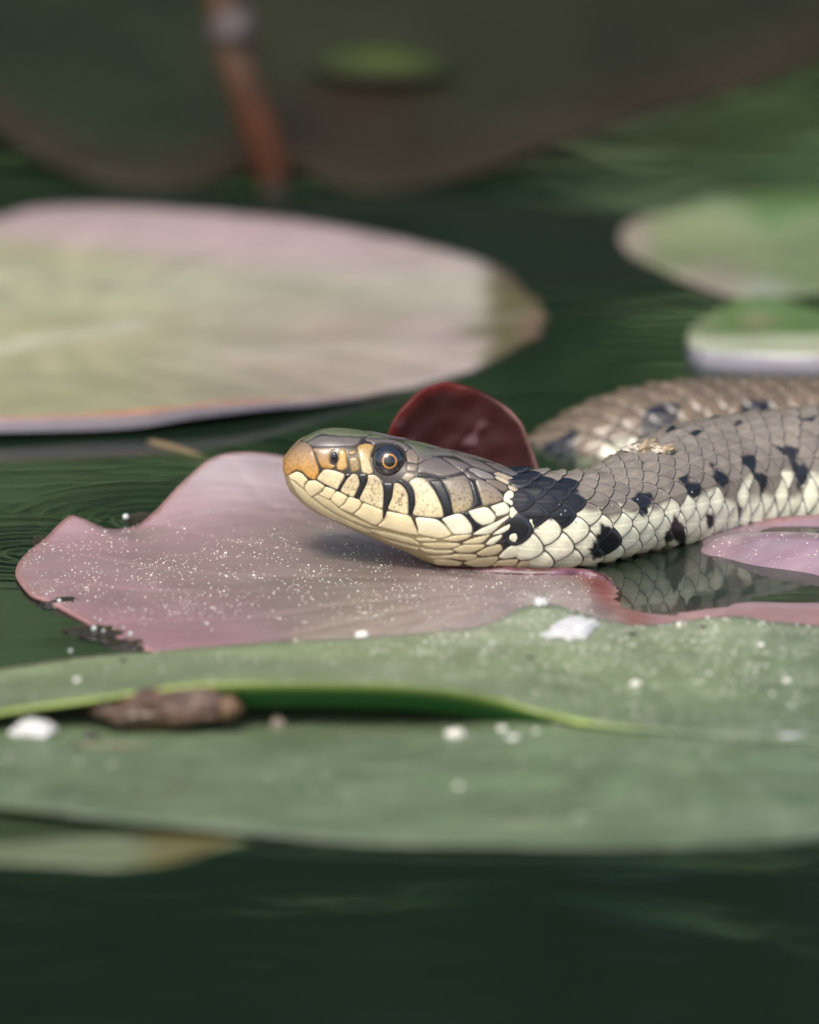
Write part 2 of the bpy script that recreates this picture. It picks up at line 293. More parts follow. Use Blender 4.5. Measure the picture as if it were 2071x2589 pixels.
# ---------------------------------------------------------------- lily leaves
def rbf(P, zv, Q, lam=1e-3):
    P = P[:, :2]; Q = Q[:, :2]
    def k(A, B):
        d = np.linalg.norm(A[:, None] - B[None], axis=2); return np.where(d > 0, d * d * np.log(d + 1e-9), 0)
    n = len(P); A = np.zeros((n + 3, n + 3)); A[:n, :n] = k(P, P) + lam * n * np.eye(n); A[:n, n] = 1; A[:n, n+1:] = P; A[n, :n] = 1; A[n+1:, :n] = P.T
    w_ = np.linalg.solve(A, np.concatenate([zv, [0, 0, 0]]))
    out = np.zeros(len(Q))
    for s in range(0, len(Q), 4000):
        q = Q[s:s+4000]; out[s:s+4000] = k(q, P) @ w_[:n] + w_[n] + q @ w_[n+1:]
    return out
LEAFS = {}
def leaf(name, bnd, ctrl, colf, mat, step=1.3, thick=0.45, parent=None, loc=None, wob=0.0, key=None, extra_z=None, bstep=None, vein=None):
    """bnd / ctrl: (px, py, z mm) points of the photo taken down to their height above the water"""
    B3 = np.array([at_z(px, py, z) for px, py, z in bnd]); C3 = np.array([at_z(px, py, z) for px, py, z in ctrl]) if len(ctrl) else np.zeros((0, 3))
    R = resample(B3, bstep or step)
    allp = np.concatenate([R[::2], C3]); 
    x0, y0 = R[:, :2].min(0); x1, y1 = R[:, :2].max(0)
    gx, gy = np.meshgrid(np.arange(x0, x1, step), np.arange(y0, y1, step)); gx[1::2] += step / 2
    g = np.stack([gx.ravel(), gy.ravel()], -1) + rng.uniform(-.1, .1, (gx.size, 2)) * step
    g = g[inside(R[:, :2], g)]; g = g[dist_poly(R[:, :2], g) > step * 0.55]
    pts = [Vector(p) for p in R[:, :2]] + [Vector(p) for p in g]
    res = delaunay_2d_cdt(pts, [], [list(range(len(R)))], 1, 1e-6)
    P = np.array([v[:] for v in res[0]]); tri = [tuple(t) for t in res[2]]
    z = rbf(allp, allp[:, 2], P)
    if wob: z = z + wob * vnoise(np.c_[P, P[:, 0]*0], 0.06, 3)
    if extra_z is not None: z = z + extra_z(P)
    vm = np.zeros(len(P))
    if vein is not None:
        cx, cy = at_z(vein[0], vein[1], 0)[:2]; q = P - np.array([cx, cy]); r_ = np.linalg.norm(q, axis=1); an = np.arctan2(q[:, 1], q[:, 0]) + .05 * np.sin(r_ * .12)
        for k in range(vein[2]):
            a0 = -math.pi + 2 * math.pi * (k + .35 * math.sin(k * 7.3)) / vein[2]; dd = (an - a0 + math.pi) % (2 * math.pi) - math.pi
            vm = np.maximum(vm, np.where(np.abs(dd) < .6, np.exp(-(r_ * np.sin(dd) / vein[3]) ** 2), 0) * sstep(2, 10, r_) * sstep(95, 30, r_))
        z = z - vein[4] * vm
    top = np.c_[P, z]
    d = dist_poly(R[:, :2], P); nb = len(P)
    # normals
    T = np.array(tri); nrm = np.zeros_like(top); fn = np.cross(top[T[:, 1]] - top[T[:, 0]], top[T[:, 2]] - top[T[:, 0]])
    for k in range(3): np.add.at(nrm, T[:, k], fn)
    nrm /= np.linalg.norm(nrm, axis=1)[:, None] + 1e-12
    if nrm[:, 2].mean() < 0: tri = [t[::-1] for t in tri]; nrm = -nrm
    bot = top - nrm * thick
    V = np.concatenate([top, bot]); F = tri + [tuple(nb + i for i in t[::-1]) for t in tri]
    ec = {}
    for t in tri:
        for k in range(3):
            a, b = t[k], t[(k+1) % 3]; ec[(a, b)] = 1
    for (a, b) in ec:
        if (b, a) not in ec: F.append((b, a, a + nb, b + nb))
    px = proj(top); c = colf(px, d, top); c = np.clip(c * (1 + .16 * vm)[:, None], 0, 1); cb = c * 0.85
    o = mk(name, V, F, mat, parent=parent, loc=loc, cols=np.concatenate([c, cb]))
    LEAFS[key or name] = (top, tri, BVHTree.FromPolygons([tuple(p) for p in top], tri))
    return o, R
def mixc(c0, c1, t): return np.asarray(c0) * (1 - t)[:, None] + np.asarray(c1) * t[:, None]

# --- pink leaf under the snake
pink_b = [(40,1455,.6),(45,1425,1),(75,1390,1.2),(110,1365,1.4),(150,1325,2.5),(185,1300,3.2),(215,1313,2.6),(260,1335,1.2),(310,1338,.5),(355,1322,.7),(400,1282,2.3),(450,1228,4.2),(520,1168,6),(570,1147,6.6),(640,1143,6.6),(720,1153,6),
          (850,1200,4),(1000,1250,2.2),(1150,1285,1),(1330,1320,.6),(1500,1345,.2),(1640,1350,-.5),(1760,1352,.4),(1850,1325,.9),(1950,1308,1.0),(2050,1300,1),(2180,1300,1),(2280,1400,.5),(2280,1600,-1),
          (1900,1700,-.3),(1500,1720,-1),(1100,1720,-1.2),(700,1690,-.6),(380,1643,.15),(230,1577,.3),(130,1524,.5),(75,1500,.6)]
pink_c = [(200,1400,1),(350,1400,.7),(450,1330,1.4),(560,1250,3.6),(700,1250,3.4),(500,1450,.8),(600,1400,1.1),(750,1500,.7),(900,1450,.7),(900,1330,1.8),(1000,1380,1.1),(500,1560,.5),(800,1600,.4),(1000,1550,.5),(1100,1450,.8),(1200,1450,.7),(1300,1460,.6),(1300,1520,.7),(1400,1480,.6),(1450,1530,.6),(1520,1560,.6),(1500,1490,.5),
          (1545,1455,.05),(1575,1490,.0),(1625,1535,-.05),(1600,1470,-.8),(1660,1530,-.6),(1700,1500,-2),(1600,1440,-1.5),(1800,1490,-2.4),(2000,1500,-2.4),(1660,1575,.1),(1720,1568,.22),(1800,1556,.28),(1900,1548,.28),(2000,1545,.3),(2071,1540,.3),(1720,1535,-.5),(1900,1515,-.8),(2071,1505,-1),(1650,1400,-2),(1750,1400,-1.0),
          (1800,1372,.9),(1900,1385,1.5),(2050,1410,1.6),(1960,1340,-.3),(2071,1350,-.4),(2150,1440,1.3),(1850,1425,-.4),(2000,1445,-.1)]
def pink_col(px, d, P):
    x, y = px[:, 0], px[:, 1]
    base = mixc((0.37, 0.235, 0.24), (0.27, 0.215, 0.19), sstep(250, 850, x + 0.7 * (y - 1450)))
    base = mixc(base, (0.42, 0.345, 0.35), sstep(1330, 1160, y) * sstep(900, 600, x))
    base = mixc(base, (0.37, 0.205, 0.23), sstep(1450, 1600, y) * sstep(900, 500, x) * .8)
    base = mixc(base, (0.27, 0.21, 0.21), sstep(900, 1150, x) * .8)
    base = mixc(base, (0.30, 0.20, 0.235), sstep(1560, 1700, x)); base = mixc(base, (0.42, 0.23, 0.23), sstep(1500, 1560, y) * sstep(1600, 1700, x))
    base = mixc(base, (0.24, 0.06, 0.045), np.exp(-((x - (1520 + (y - 1480) * 1.0)) / 55.0) ** 2) * sstep(1430, 1470, y) * .9)
    n = vnoise(P, 0.12, 5)
    base = base * (1 + .14 * n)[:, None]
    return np.clip(mixc(base, (0.40, 0.19, 0.15), sstep(1.2, 0.2, d) * .6), 0, 1)
base = at_z(900, 1480, 0)
pink_root = empty('lily_leaf', base); tag(pink_root, 'pinkish mauve lily leaf with curled-up edge lying under the snake', 'lily leaf')
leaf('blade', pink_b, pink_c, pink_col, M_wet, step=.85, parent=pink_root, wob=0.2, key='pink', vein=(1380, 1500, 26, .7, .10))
# wet dark red fold under the snake's chin
fold = [(1090, 1436, 0.35), (1110, 1442, .5), (1150, 1446, .55), (1200, 1448, .5), (1300, 1452, .5), (1400, 1454, .45), (1470, 1452, .3), (1520, 1462, .1), (1560, 1490, -.2)]
fp = np.array([at_z(*q) for q in fold]); fp = np.array([fp[int(i)] * (1 - (i % 1)) + fp[min(int(i) + 1, len(fp) - 1)] * (i % 1) for i in np.linspace(0, len(fp) - 1.001, 60)])
rad = np.interp(np.linspace(0, 1, 60), [0, .04, .5, .8, 1], [.55, .95, .95, .8, .3]) * (1 + .08 * np.sin(np.linspace(0, 31, 60)) + .06 * np.sin(np.linspace(2, 57, 60)))
M_wetred = leaf_mat('wet_red_fold', rough=0.15, coat=0.8, transl=0.0, mott=0.3, bump=0.4, nscale=300)
V, F = tube(fp, rad, 14); V = np.array(V); mk('wet_fold', V, F, M_wetred, parent=pink_root, cols=mixc((.07, .012, .014), (.16, .06, .085), sstep(-.1, .5, vnoise(V, .6, 3)) * sstep(4, 8, V[:, 0])))['label'] = 'dark red wet fold of the leaf under the chin'

# --- curled dark red flap behind the head
fl = [(978,1120),(990,1075),(1020,1030),(1065,990),(1120,970),(1180,980),(1240,1005),(1290,1040),(1320,1075),(1340,1125),(1362,1190),(1372,1260),(1300,1290),(1150,1290),(1020,1270),(975,1190)]
M_flap = leaf_mat('red_flap', rough=0.5, coat=0, transl=0.06, mott=.2); M_flap.node_tree.nodes['Principled BSDF'].inputs['Specular IOR Level'].default_value = 0.2
def flap():
    R = resample(fl, 7); y0 = 26.0
    x0, y0p = R.min(0); x1, y1p = R.max(0); gx, gy = np.meshgrid(np.arange(x0, x1, 8), np.arange(y0p, y1p, 8)); g = np.stack([gx.ravel(), gy.ravel()], -1)
    g = g[inside(R, g)]; g = g[dist_poly(R, g) > 4]
    res = delaunay_2d_cdt([Vector(p) for p in R] + [Vector(p) for p in g], [], [list(range(len(R)))], 1, 1e-6)
    P = np.array([v[:] for v in res[0]]); tri = [tuple(t) for t in res[2]]
    hz = (1290 - P[:, 1]) / K                                   # height up the flap
    depth = y0 + 3.0 * np.sin((P[:, 0] - 978) / 394 * math.pi) + 0.35 * hz - 0.012 * hz ** 2 + .25 * vnoise(np.c_[P * .02, P[:, 0] * 0], 1, 4)
    top = np.array([at_y(p[0], p[1], dd) for p, dd in zip(P, depth)]); d = dist_poly(R, P)
    n = len(P); bk = top + np.array([0, .7, .12])
    F = tri + [tuple(n + i for i in t[::-1]) for t in tri]; e = {}
    for t in tri:
        for k in range(3): e[(t[k], t[(k+1) % 3])] = 1
    for (a, b) in e:
        if (b, a) not in e: F.append((b, a, a + n, b + n))
    c = mixc((0.034, 0.0075, 0.0065), (0.10, 0.012, 0.010), sstep(30, 3, d) * sstep(1250, 1130, P[:, 0]))
    c = mixc(c, (0.20, 0.10, 0.085), sstep(9, 1, d) * sstep(1230, 1300, P[:, 0]))
    c = mixc(c, (0.22, .12, .13), np.clip(vnoise(np.c_[P * .022, P[:, 0] * 0], 1, 7) - .28, 0, 1) * sstep(1040, 1100, P[:, 1]) * 2)  # pale gloss patches painted into the colour low on the flap
    o = mk('lily_leaf', np.concatenate([top, bk]), F, M_flap, loc=at_y(1170, 1290, y0), cols=np.concatenate([c, c * 1.4]))
    tag(o, 'dark red lily leaf edge standing upright behind the snake head', 'lily leaf')
flap()

# --- green leaf in front: rear lobe lifted over the front lobe
gl_root = empty('lily_leaf', at_z(1035, 1850, 0)); tag(gl_root, 'broad grey-green lily leaf split by a lifted bright green edge', 'lily leaf')
rear_b = [(-180,1730,1),(-60,1700,1.1),(0,1690,1.2),(100,1677,1.3),(300,1652,1.4),(600,1632,1.5),(900,1612,1.6),(1150,1592,1.8),(1250,1570,2.4),(1340,1528,3.6),(1420,1532,3.4),(1500,1560,2.4),(1600,1582,1.8),(1750,1566,2.0),(1850,1556,2.2),(1950,1571,1.8),(2071,1582,1.5),(2250,1600,1.4),
          (2300,1750,1.5),(2260,1880,1.6),(2071,1868,1.5),(1800,1852,1.5),(1600,1838,1.6),(1450,1822,1.9),(1350,1800,2.6),(1280,1775,3.6),(1200,1755,4.8),(1100,1740,5.8),(1000,1732,6.4),(850,1728,6.7),(700,1728,6.6),(550,1731,6.3),(400,1745,5.6),(250,1768,4.6),(100,1788,3.6),(0,1803,3.0),(-150,1830,2.4)]
rear_c = [(100,1730,2.0),(300,1700,2.5),(600,1680,3.2),(900,1680,3.2),(1200,1680,2.8),(1350,1650,2.4),(1500,1700,1.8),(1700,1700,1.4),(2000,1700,1.4),(1000,1640,2.0),(1800,1620,1.6)]
def green_col(px, d, P):
    x, y = px[:, 0], px[:, 1]
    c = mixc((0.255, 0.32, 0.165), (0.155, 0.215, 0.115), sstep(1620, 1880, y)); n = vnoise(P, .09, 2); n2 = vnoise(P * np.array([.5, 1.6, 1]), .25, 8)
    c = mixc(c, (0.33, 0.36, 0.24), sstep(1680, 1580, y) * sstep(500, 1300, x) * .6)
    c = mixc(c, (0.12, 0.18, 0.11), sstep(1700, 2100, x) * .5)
    return np.clip(c * (1 + .18 * n + .16 * n2)[:, None], 0, 1)
def rear_col(px, d, P):
    c = green_col(px, d, P); y = px[:, 1]
    e = sstep(1.3, .3, d) * sstep(1690, 1720, y) * sstep(1700, 1400, px[:, 0]); c = mixc(c, (0.36, 0.45, 0.10), e)
    return mixc(c, (.28, .20, .13), sstep(1.2, .2, d) * sstep(700, 300, px[:, 0]) * sstep(1720, 1690, y))
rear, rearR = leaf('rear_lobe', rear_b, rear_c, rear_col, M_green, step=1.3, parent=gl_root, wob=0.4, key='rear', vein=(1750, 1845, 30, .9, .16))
# turned-down lip of the lifted edge
lipP = [q for q in rear_b[23:34]]
lp = np.array([at_z(*q) for q in lipP]); S = np.linspace(0, len(lp) - 1.001, 90); lp = np.array([lp[int(i)] * (1 - i % 1) + lp[int(i) + 1] * (i % 1) for i in S])
for _ in range(6): lp[1:-1] = (lp[:-2] + 2 * lp[1:-1] + lp[2:]) / 4
V = []; F = []; CC = []; m = 8
ww = np.clip(np.minimum(np.arange(90), 89 - np.arange(90)) / 18, 0.12, 1)
for i in range(90):
    for k in range(m):
        t = k / (m - 1); V.append(lp[i] + np.array([0, -0.4 * math.sin(min(1, t * 1.6) * math.pi * .5) * ww[i] + 3.0 * t * t * ww[i] - .05, .02 - 0.4 * t * ww[i] - 3.2 * t ** 1.6 * ww[i]]))
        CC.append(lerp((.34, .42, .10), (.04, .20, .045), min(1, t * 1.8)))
for i in range(89):
    for k in range(m - 1): F.append((i*m + k, (i+1)*m + k, (i+1)*m + k + 1, i*m + k + 1))
M_lip = leaf_mat('leaf_lip', rough=0.4, coat=.1, transl=0.55, mott=.08)
mk('lip', V, F, M_lip, parent=gl_root, cols=np.array(CC))['label'] = 'yellow-green turned edge of the lifted lobe'
front_b = [(-180,1800,.4),(0,1780,.4),(300,1770,.3),(700,1770,.3),(1100,1790,.4),(1400,1815,.9),(1700,1838,1.0),(2071,1860,1.0),(2260,1872,.9),(2320,1950,.8),(2250,2080,.6),(2071,2112,.7),(1800,2130,.7),(1500,2137,.7),(1200,2137,.7),(1000,2130,.8),(700,2106,1.2),(300,2068,1.5),(0,2034,1.5),(-180,2015,1.4),(-250,1900,.4)]
front_c = [(300,1900,.6),(700,1900,.6),(1100,1900,.8),(1500,1900,1.1),(1900,1930,1.2),(1000,2020,1.0),(400,2000,.8),(1600,2050,1.0)]
def front_col(px, d, P):
    c = green_col(px, d, P); x, y = px[:, 0], px[:, 1]
    st = np.exp(-((y - (2020 - (x - 310) * .22 + 10 * np.sin(x * .05))) / 9.0) ** 2) * sstep(300, 340, x) * sstep(580, 520, x) * (.5 + .5 * np.sin(x * .06)) 
    c = mixc(c, (.10, .09, .06), np.clip(st, 0, 1) * .75)
    st2 = np.exp(-((x - 150) / 60.0) ** 2 - ((y - 2005) / 9.0) ** 2) + np.exp(-((x - 1475) / 22.0) ** 2 - ((y - 1985) / 14.0) ** 2)
    c = mixc(c, (.07, .10, .06), st2 * .6)
    pl = np.exp(-((x - 1310) / 120.0) ** 2 - ((y - 2085) / 14.0) ** 2); c = mixc(c, (.36, .40, .25), pl * .5)
    return mixc(c, (.10, .13, .09), sstep(1.5, .3, d) * sstep(2030, 2060, y) * .6)
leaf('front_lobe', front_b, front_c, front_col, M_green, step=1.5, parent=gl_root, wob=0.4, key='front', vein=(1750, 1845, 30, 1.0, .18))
# pale leaf half sunk under the front leaf
ol_b = [(-200,2040,-.1),(0,2035,-.1),(300,2062,-.1),(560,2100,-.05),(640,2118,.0),(560,2140,.1),(480,2165,.15),(400,2182,.15),(280,2192,.15),(150,2185,.1),(0,2180,.05),(-200,2170,.05)]
def ol_col(px, d, P):
    c = mixc((.17, .20, .105), (.15, .13, .04), sstep(300, 420, px[:, 0]) * sstep(620, 540, px[:, 0])); return c * (1 + .2 * vnoise(P, .15, 3))[:, None]
o, _ = leaf('lily_leaf', ol_b, [], ol_col, M_green, step=1.8, loc=at_z(250, 2120, 0)); tag(o, 'small olive leaf tip poking out below the broad green leaf', 'lily leaf')

# --- large pale leaf behind
bl_root = empty('lily_leaf', at_z(500, 800, 0)); tag(bl_root, 'large pale beige-green lily leaf with orange front rim and brown tip', 'lily leaf')
bk_b = [(-300,640,1.5),(-150,580,2),(0,545,2),(60,527,2),(130,520,2.2),(400,526,2),(700,550,1.8),(900,580,1.6),(1050,612,1.6),(1200,652,1.6),(1285,686,1.4),(1315,712,1.2),(1330,738,1.0),(1362,752,.9),(1370,784,.8),(1386,803,.7),(1362,824,.6),(1370,848,.5),(1330,858,.5),(1300,880,.5),(1200,925,.5),(1050,972,.6),(920,998,.9),(800,1010,1.5),(680,1014,2.4),(600,1018,2.8),(480,1028,3.0),(380,1042,2.9),(250,1050,2.8),(100,1054,2.9),(0,1056,3.0),(-150,1056,3.0),(-300,1040,2),(-420,900,1.5),(-420,760,1.5)]
bk_c = [(0,800,.7),(400,800,.6),(800,800,.5),(1100,800,.5),(1250,760,.4),(200,950,1.0),(600,940,.9),(900,940,.6),(500,650,1),(900,680,.9)]
def bk_col(px, d, P):
    x, y = px[:, 0], px[:, 1]; n = vnoise(P, .05, 1); n2 = vnoise(P * np.array([.4, 1, 1]), .15, 6)
    c = mixc((.36, .345, .20), (.36, .30, .24), sstep(150, 900, x + 60 * n))
    c = mixc(c, (.47, .345, .345), sstep(640, 560, y - .12 * x + 20 * n) * .9)
    c = mixc(c, (.46, .37, .34), sstep(850, 1150, x) * .5)
    c = mixc(c, (.38, .40, .28), np.exp(-((y - 720) / 70.0) ** 2) * .5)
    br = np.maximum(sstep(1205, 1255, x + 40 * n2) * sstep(640, 700, y), np.exp(-((y - 835) / 18.0) ** 2) * sstep(1120, 1230, x))
    c = mixc(c, (.10, .082, .025), br * .92); c = mixc(c, (.09, .034, .026), sstep(1230, 1270, x) * sstep(745, 690, y) * .8)
    c = mixc(c, (.20, .10, .08), np.exp(-((x - 1355) / 25.0) ** 2) * sstep(780, 800, y) * .8)
    vein = np.exp(-((y - (880 - x * .22 + .00012 * x * x)) / 12.0) ** 2) * sstep(420, 330, x); c = mixc(c, (.50, .48, .36), vein * .9)
    v2 = np.exp(-((y - (905 - (x - 250) * .04)) / 8.0) ** 2) * sstep(500, 600, x) * sstep(1150, 900, x); c = mixc(c, (.48, .45, .37), v2 * .5)
    c = c * (1 + .10 * n + .10 * n2)[:, None]
    return np.clip(mixc(c, (.42, .15, .06), sstep(2.4, .6, d) * sstep(980, 1010, y) * sstep(780, 680, x)), 0, 1)
leaf('blade', bk_b, bk_c, bk_col, M_pad, step=2.2, parent=bl_root, wob=.4, key='back', thick=.6, vein=(150, 840, 24, 1.6, .25))
def rolled_rim(root, seg, drop, cols, n=80, out=.5, name='rolled_rim', taper=True):
    p = np.array([at_z(*q) for q in seg]); S = np.linspace(0, len(p) - 1.001, n); p = np.array([p[int(i)] * (1 - i % 1) + p[int(i) + 1] * (i % 1) for i in S])
    for _ in range(4): p[1:-1] = (p[:-2] + 2 * p[1:-1] + p[2:]) / 4
    V = []; F = []; CC = []; m = 9; dr = np.interp(np.linspace(0, 1, n), *drop)
    for i in range(n):
        for k in range(m):
            t = k / (m - 1); V.append(p[i] + np.array([0, -out * math.sin(t * math.pi * .75), .04 - dr[i] * t ** 1.5])); CC.append(lerp(cols[0], cols[1], min(1, t / .22)) if t < .22 else lerp(cols[1], cols[2], (t - .22) / .78))
    for i in range(n - 1):
        for k in range(m - 1): F.append((i*m + k, (i+1)*m + k, (i+1)*m + k + 1, i*m + k + 1))
    return mk(name, V, F, M_rim, parent=root, cols=np.array(CC))
rolled_rim(bl_root, [q for q in bk_b[22:34]], ([0, .25, .5, 1], [.5, 1.3, 2.0, 2.0]), [(.40, .13, .05), (.20, .15, .145), (.33, .31, .35)])

# --- leaves at the right, behind
rb_b = [(1568,600,.8),(1580,572,.8),(1620,548,.9),(1680,530,1),(1720,505,2.5),(1780,492,3.4),(1900,484,3.6),(2071,480,3.4),(2250,500,3),(2350,600,1.5),(2250,720,.8),(2100,735,.8),(2000,745,.8),(1900,748,.8),(1840,742,.8),(1750,712,.7),(1660,672,.7),(1590,635,.7)]
def rb_col(px, d, P):
    x, y = px[:, 0], px[:, 1]; c = mixc((.24, .285, .14), (.19, .26, .12), sstep(1850, 2050, x)); 
    c = mixc(c, (.36, .29, .24), np.maximum(sstep(1680, 1600, x), sstep(640, 720, y + .12 * (x - 1800)) * sstep(1950, 1800, x)) * .9)
    c = mixc(c, (.10, .17, .045), sstep(545, 520, y) * sstep(1640, 1760, x)); c = mixc(c, (.06, .17, .03), np.exp(-((x - 1940) / 50.0) ** 2 - ((y - 555) / 22.0) ** 2) * .8)
    c = mixc(c, (.38, .38, .34), np.exp(-((x - 1930) / 60.0) ** 2 - ((y - 728) / 22.0) ** 2) * .8)
    return np.clip(c * (1 + .12 * vnoise(P, .06, 3))[:, None], 0, 1)
o, _ = leaf('lily_leaf', rb_b, [(1800,600,.6),(1950,600,.6),(1900,660,.5)], rb_col, M_green, step=2.4, loc=at_z(1900, 640, 0)); tag(o, 'pale green lily leaf with a pinkish beige margin behind the coiled body', 'lily leaf')
rm_root = empty('lily_leaf', at_z(1950, 850, 0)); tag(rm_root, 'small bright green lily leaf with a thick pale rim just behind the coil', 'lily leaf')
rm_b = [(1738,856,1.8),(1745,830,1.7),(1775,805,1.5),(1830,775,1.6),(1880,752,2.2),(1920,742,2.4),(2000,760,1.6),(2100,790,1.2),(2250,800,1.4),(2320,850,1.6),(2250,892,2.2),(2071,897,2.5),(1950,895,2.5),(1850,890,2.4),(1780,885,2.2),(1748,873,2.0)]
def rm_col(px, d, P):
    x, y = px[:, 0], px[:, 1]; c = mixc((.12, .21, .06), (.24, .29, .15), sstep(1860, 1750, x)); c = mixc(c, (.50, .53, .36), sstep(838, 858, y)); 
    c = mixc(c, (.30, .27, .15), np.exp(-((x - 1915) / 40.0) ** 2 - ((y - 812) / 18.0) ** 2)); return np.clip(c * (1 + .1 * vnoise(P, .08, 2))[:, None], 0, 1)
leaf('blade', rm_b, [(1850,830,1.0),(1950,830,1.0),(2071,840,1.0)], rm_col, M_green, step=1.8, parent=rm_root)
rolled_rim(rm_root, [(2320,850,1.6),(2250,893,2.2),(2071,898,2.5),(1950,896,2.5),(1850,891,2.4),(1780,886,2.2),(1748,874,2.0),(1738,857,1.8)], ([0, .9, 1], [2.6, 2.6, 1.6]), [(.5, .52, .38), (.30, .29, .33), (.32, .30, .34)])

# --- dark tilted leaf at the very back and the stem in front of it
dk = [(-260,150),(-60,305),(0,345),(100,402),(250,455),(400,470),(520,458),(620,425),(690,385),(735,400),(800,450),(900,478),(1000,478),(1150,452),(1400,370),(1700,282),(1900,222),(2071,150),(2250,60),(2330,-150),(1900,-330),(1200,-400),(400,-330),(-200,-150)]
y_dk = at_z(900, 480, .3)[1]; sl_ = math.tan(math.radians(22))
def on_tilt(px, py):
    d = ray(px, py); t = (sl_ * (CAMP[1] - y_dk) - CAMP[2] + .3) / (d[2] - sl_ * d[1]); return CAMP + d * t
def tilt_leaf():
    R = resample(dk, 45); x0, y0 = R.min(0); x1, y1 = R.max(0); gx, gy = np.meshgrid(np.arange(x0, x1, 50), np.arange(y0, y1, 40)); g = np.stack([gx.ravel(), gy.ravel()], -1); g = g[inside(R, g)]; g = g[dist_poly(R, g) > 20]
    res = delaunay_2d_cdt([Vector(p) for p in R] + [Vector(p) for p in g], [], [list(range(len(R)))], 1, 1e-6); P = np.array([v[:] for v in res[0]]); tri = [tuple(t) for t in res[2]]
    top = np.array([on_tilt(*p) for p in P]); top[:, 2] += 1.2 * vnoise(top, .03, 2) + 0.4; n = len(P); bot = top - np.array([0, 0, .7])
    a, b, c_ = [top[k] for k in tri[0]]
    if np.cross(b - a, c_ - a)[2] < 0: tri = [t[::-1] for t in tri]
    F = tri + [tuple(n + i for i in t[::-1]) for t in tri]; e = {}
    for t in tri:
        for k in range(3): e[(t[k], t[(k+1) % 3])] = 1
    for (a, b) in e:
        if (b, a) not in e: F.append((b, a, a + n, b + n))
    x, y = P[:, 0], P[:, 1]; d = dist_poly(R, P)
    c = mixc((.040, .044, .022), (.030, .050, .022), sstep(700, 300, x)); c = mixc(c, (.062, .045, .026), np.maximum(sstep(150, 20, d), sstep(250, 400, y) * sstep(1500, 900, x) * sstep(700, 800, x)) * .8)
    c = mixc(c, (.05, .03, .02), np.exp(-((x - 900) / 150.0) ** 2 - ((y - 270) / 50.0) ** 2)); c = c * (1 + .25 * vnoise(np.c_[P * .004, P[:, 0] * 0], 1, 3))[:, None]
    o = mk('lily_leaf', np.concatenate([top, bot]), F, M_dark, loc=at_z(900, 480, 0), cols=np.concatenate([c, c]) * .42); tag(o, 'big dark brown-green notched lily leaf rising behind the orange stem', 'lily leaf')
tilt_leaf()
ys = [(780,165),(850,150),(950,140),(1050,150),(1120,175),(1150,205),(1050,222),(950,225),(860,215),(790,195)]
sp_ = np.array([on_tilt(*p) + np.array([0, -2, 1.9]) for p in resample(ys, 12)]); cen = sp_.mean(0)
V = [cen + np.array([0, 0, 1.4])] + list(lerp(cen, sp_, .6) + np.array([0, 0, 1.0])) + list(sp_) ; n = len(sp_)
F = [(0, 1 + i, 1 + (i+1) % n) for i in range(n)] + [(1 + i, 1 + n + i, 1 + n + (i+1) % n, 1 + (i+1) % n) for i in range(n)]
tag(mk('lit_leaf_patch', V, F, M_dark, loc=cen, cols=np.array([(.050, .066, .015)] + [(.036, .046, .013)] * n + [(.018, .020, .010)] * n)), 'small yellow-green sheet painted as a lit patch of the dark leaf behind', 'leaf')  # lit part of the dark leaf, made as a sheet with painted brightness
b0 = at_z(695, 478, 0); yst = b0[1]
sp = [at_y(698, 520, yst) , b0, at_y(690,430,yst), at_y(672,370,yst-1), at_y(645,290,yst-2), at_y(612,205,yst-3), at_y(588,130,yst-3), at_y(572,60,yst-3), at_y(565,-20,yst-3), at_y(562,-120,yst-3)]
sp = np.array(sp); S = np.linspace(0, len(sp) - 1.001, 50); sp = np.array([sp[int(i)] * (1 - i % 1) + sp[int(i)+1] * (i % 1) for i in S])
for _ in range(3): sp[1:-1] = (sp[:-2] + 2 * sp[1:-1] + sp[2:]) / 4
st_root = empty('flower_stem', b0); tag(st_root, 'orange-brown stem rising from the water before the dark leaf', 'stem')
V, F = tube(sp, np.interp(np.linspace(0, 1, 50), [0, .3, .7, 1], [2.3, 2.9, 2.7, 2.8]), 14); hh = np.repeat(np.linspace(0, 1, 50), 14)
mk('stalk', V, F, M_stem, parent=st_root, cols=mixc(mixc((.03, .02, .014), (.095, .032, .014), sstep(.1, .3, hh)), (.070, .036, .018), sstep(.4, .65, hh)))
V, F = lump(at_y(585, 65, yst - 3.5), (3.7, 3.4, 3.2), seed=3); mk('node', V, F, plain('stem_node', (.07, .055, .055), .6, .0, nscale=300), parent=st_root)['label'] = 'pale pinkish swelling on the stem'
# submerged tan stem behind the pink lobe
p0, p1 = at_z(380, 1128, -.7), at_z(560, 1195, -1.6); V, F = tube(np.array([lerp(p0, p1, t) + np.array([0, 0, .5 * math.sin(t * 3)]) for t in np.linspace(0, 1, 14)]), [1.0] * 14, 10)
tag(mk('sunken_twig', V, F, plain('tan_stem', (.16, .115, .055), .5, nscale=200), loc=p0), 'tan twig slanting under the water behind the pinkish leaf', 'twig')

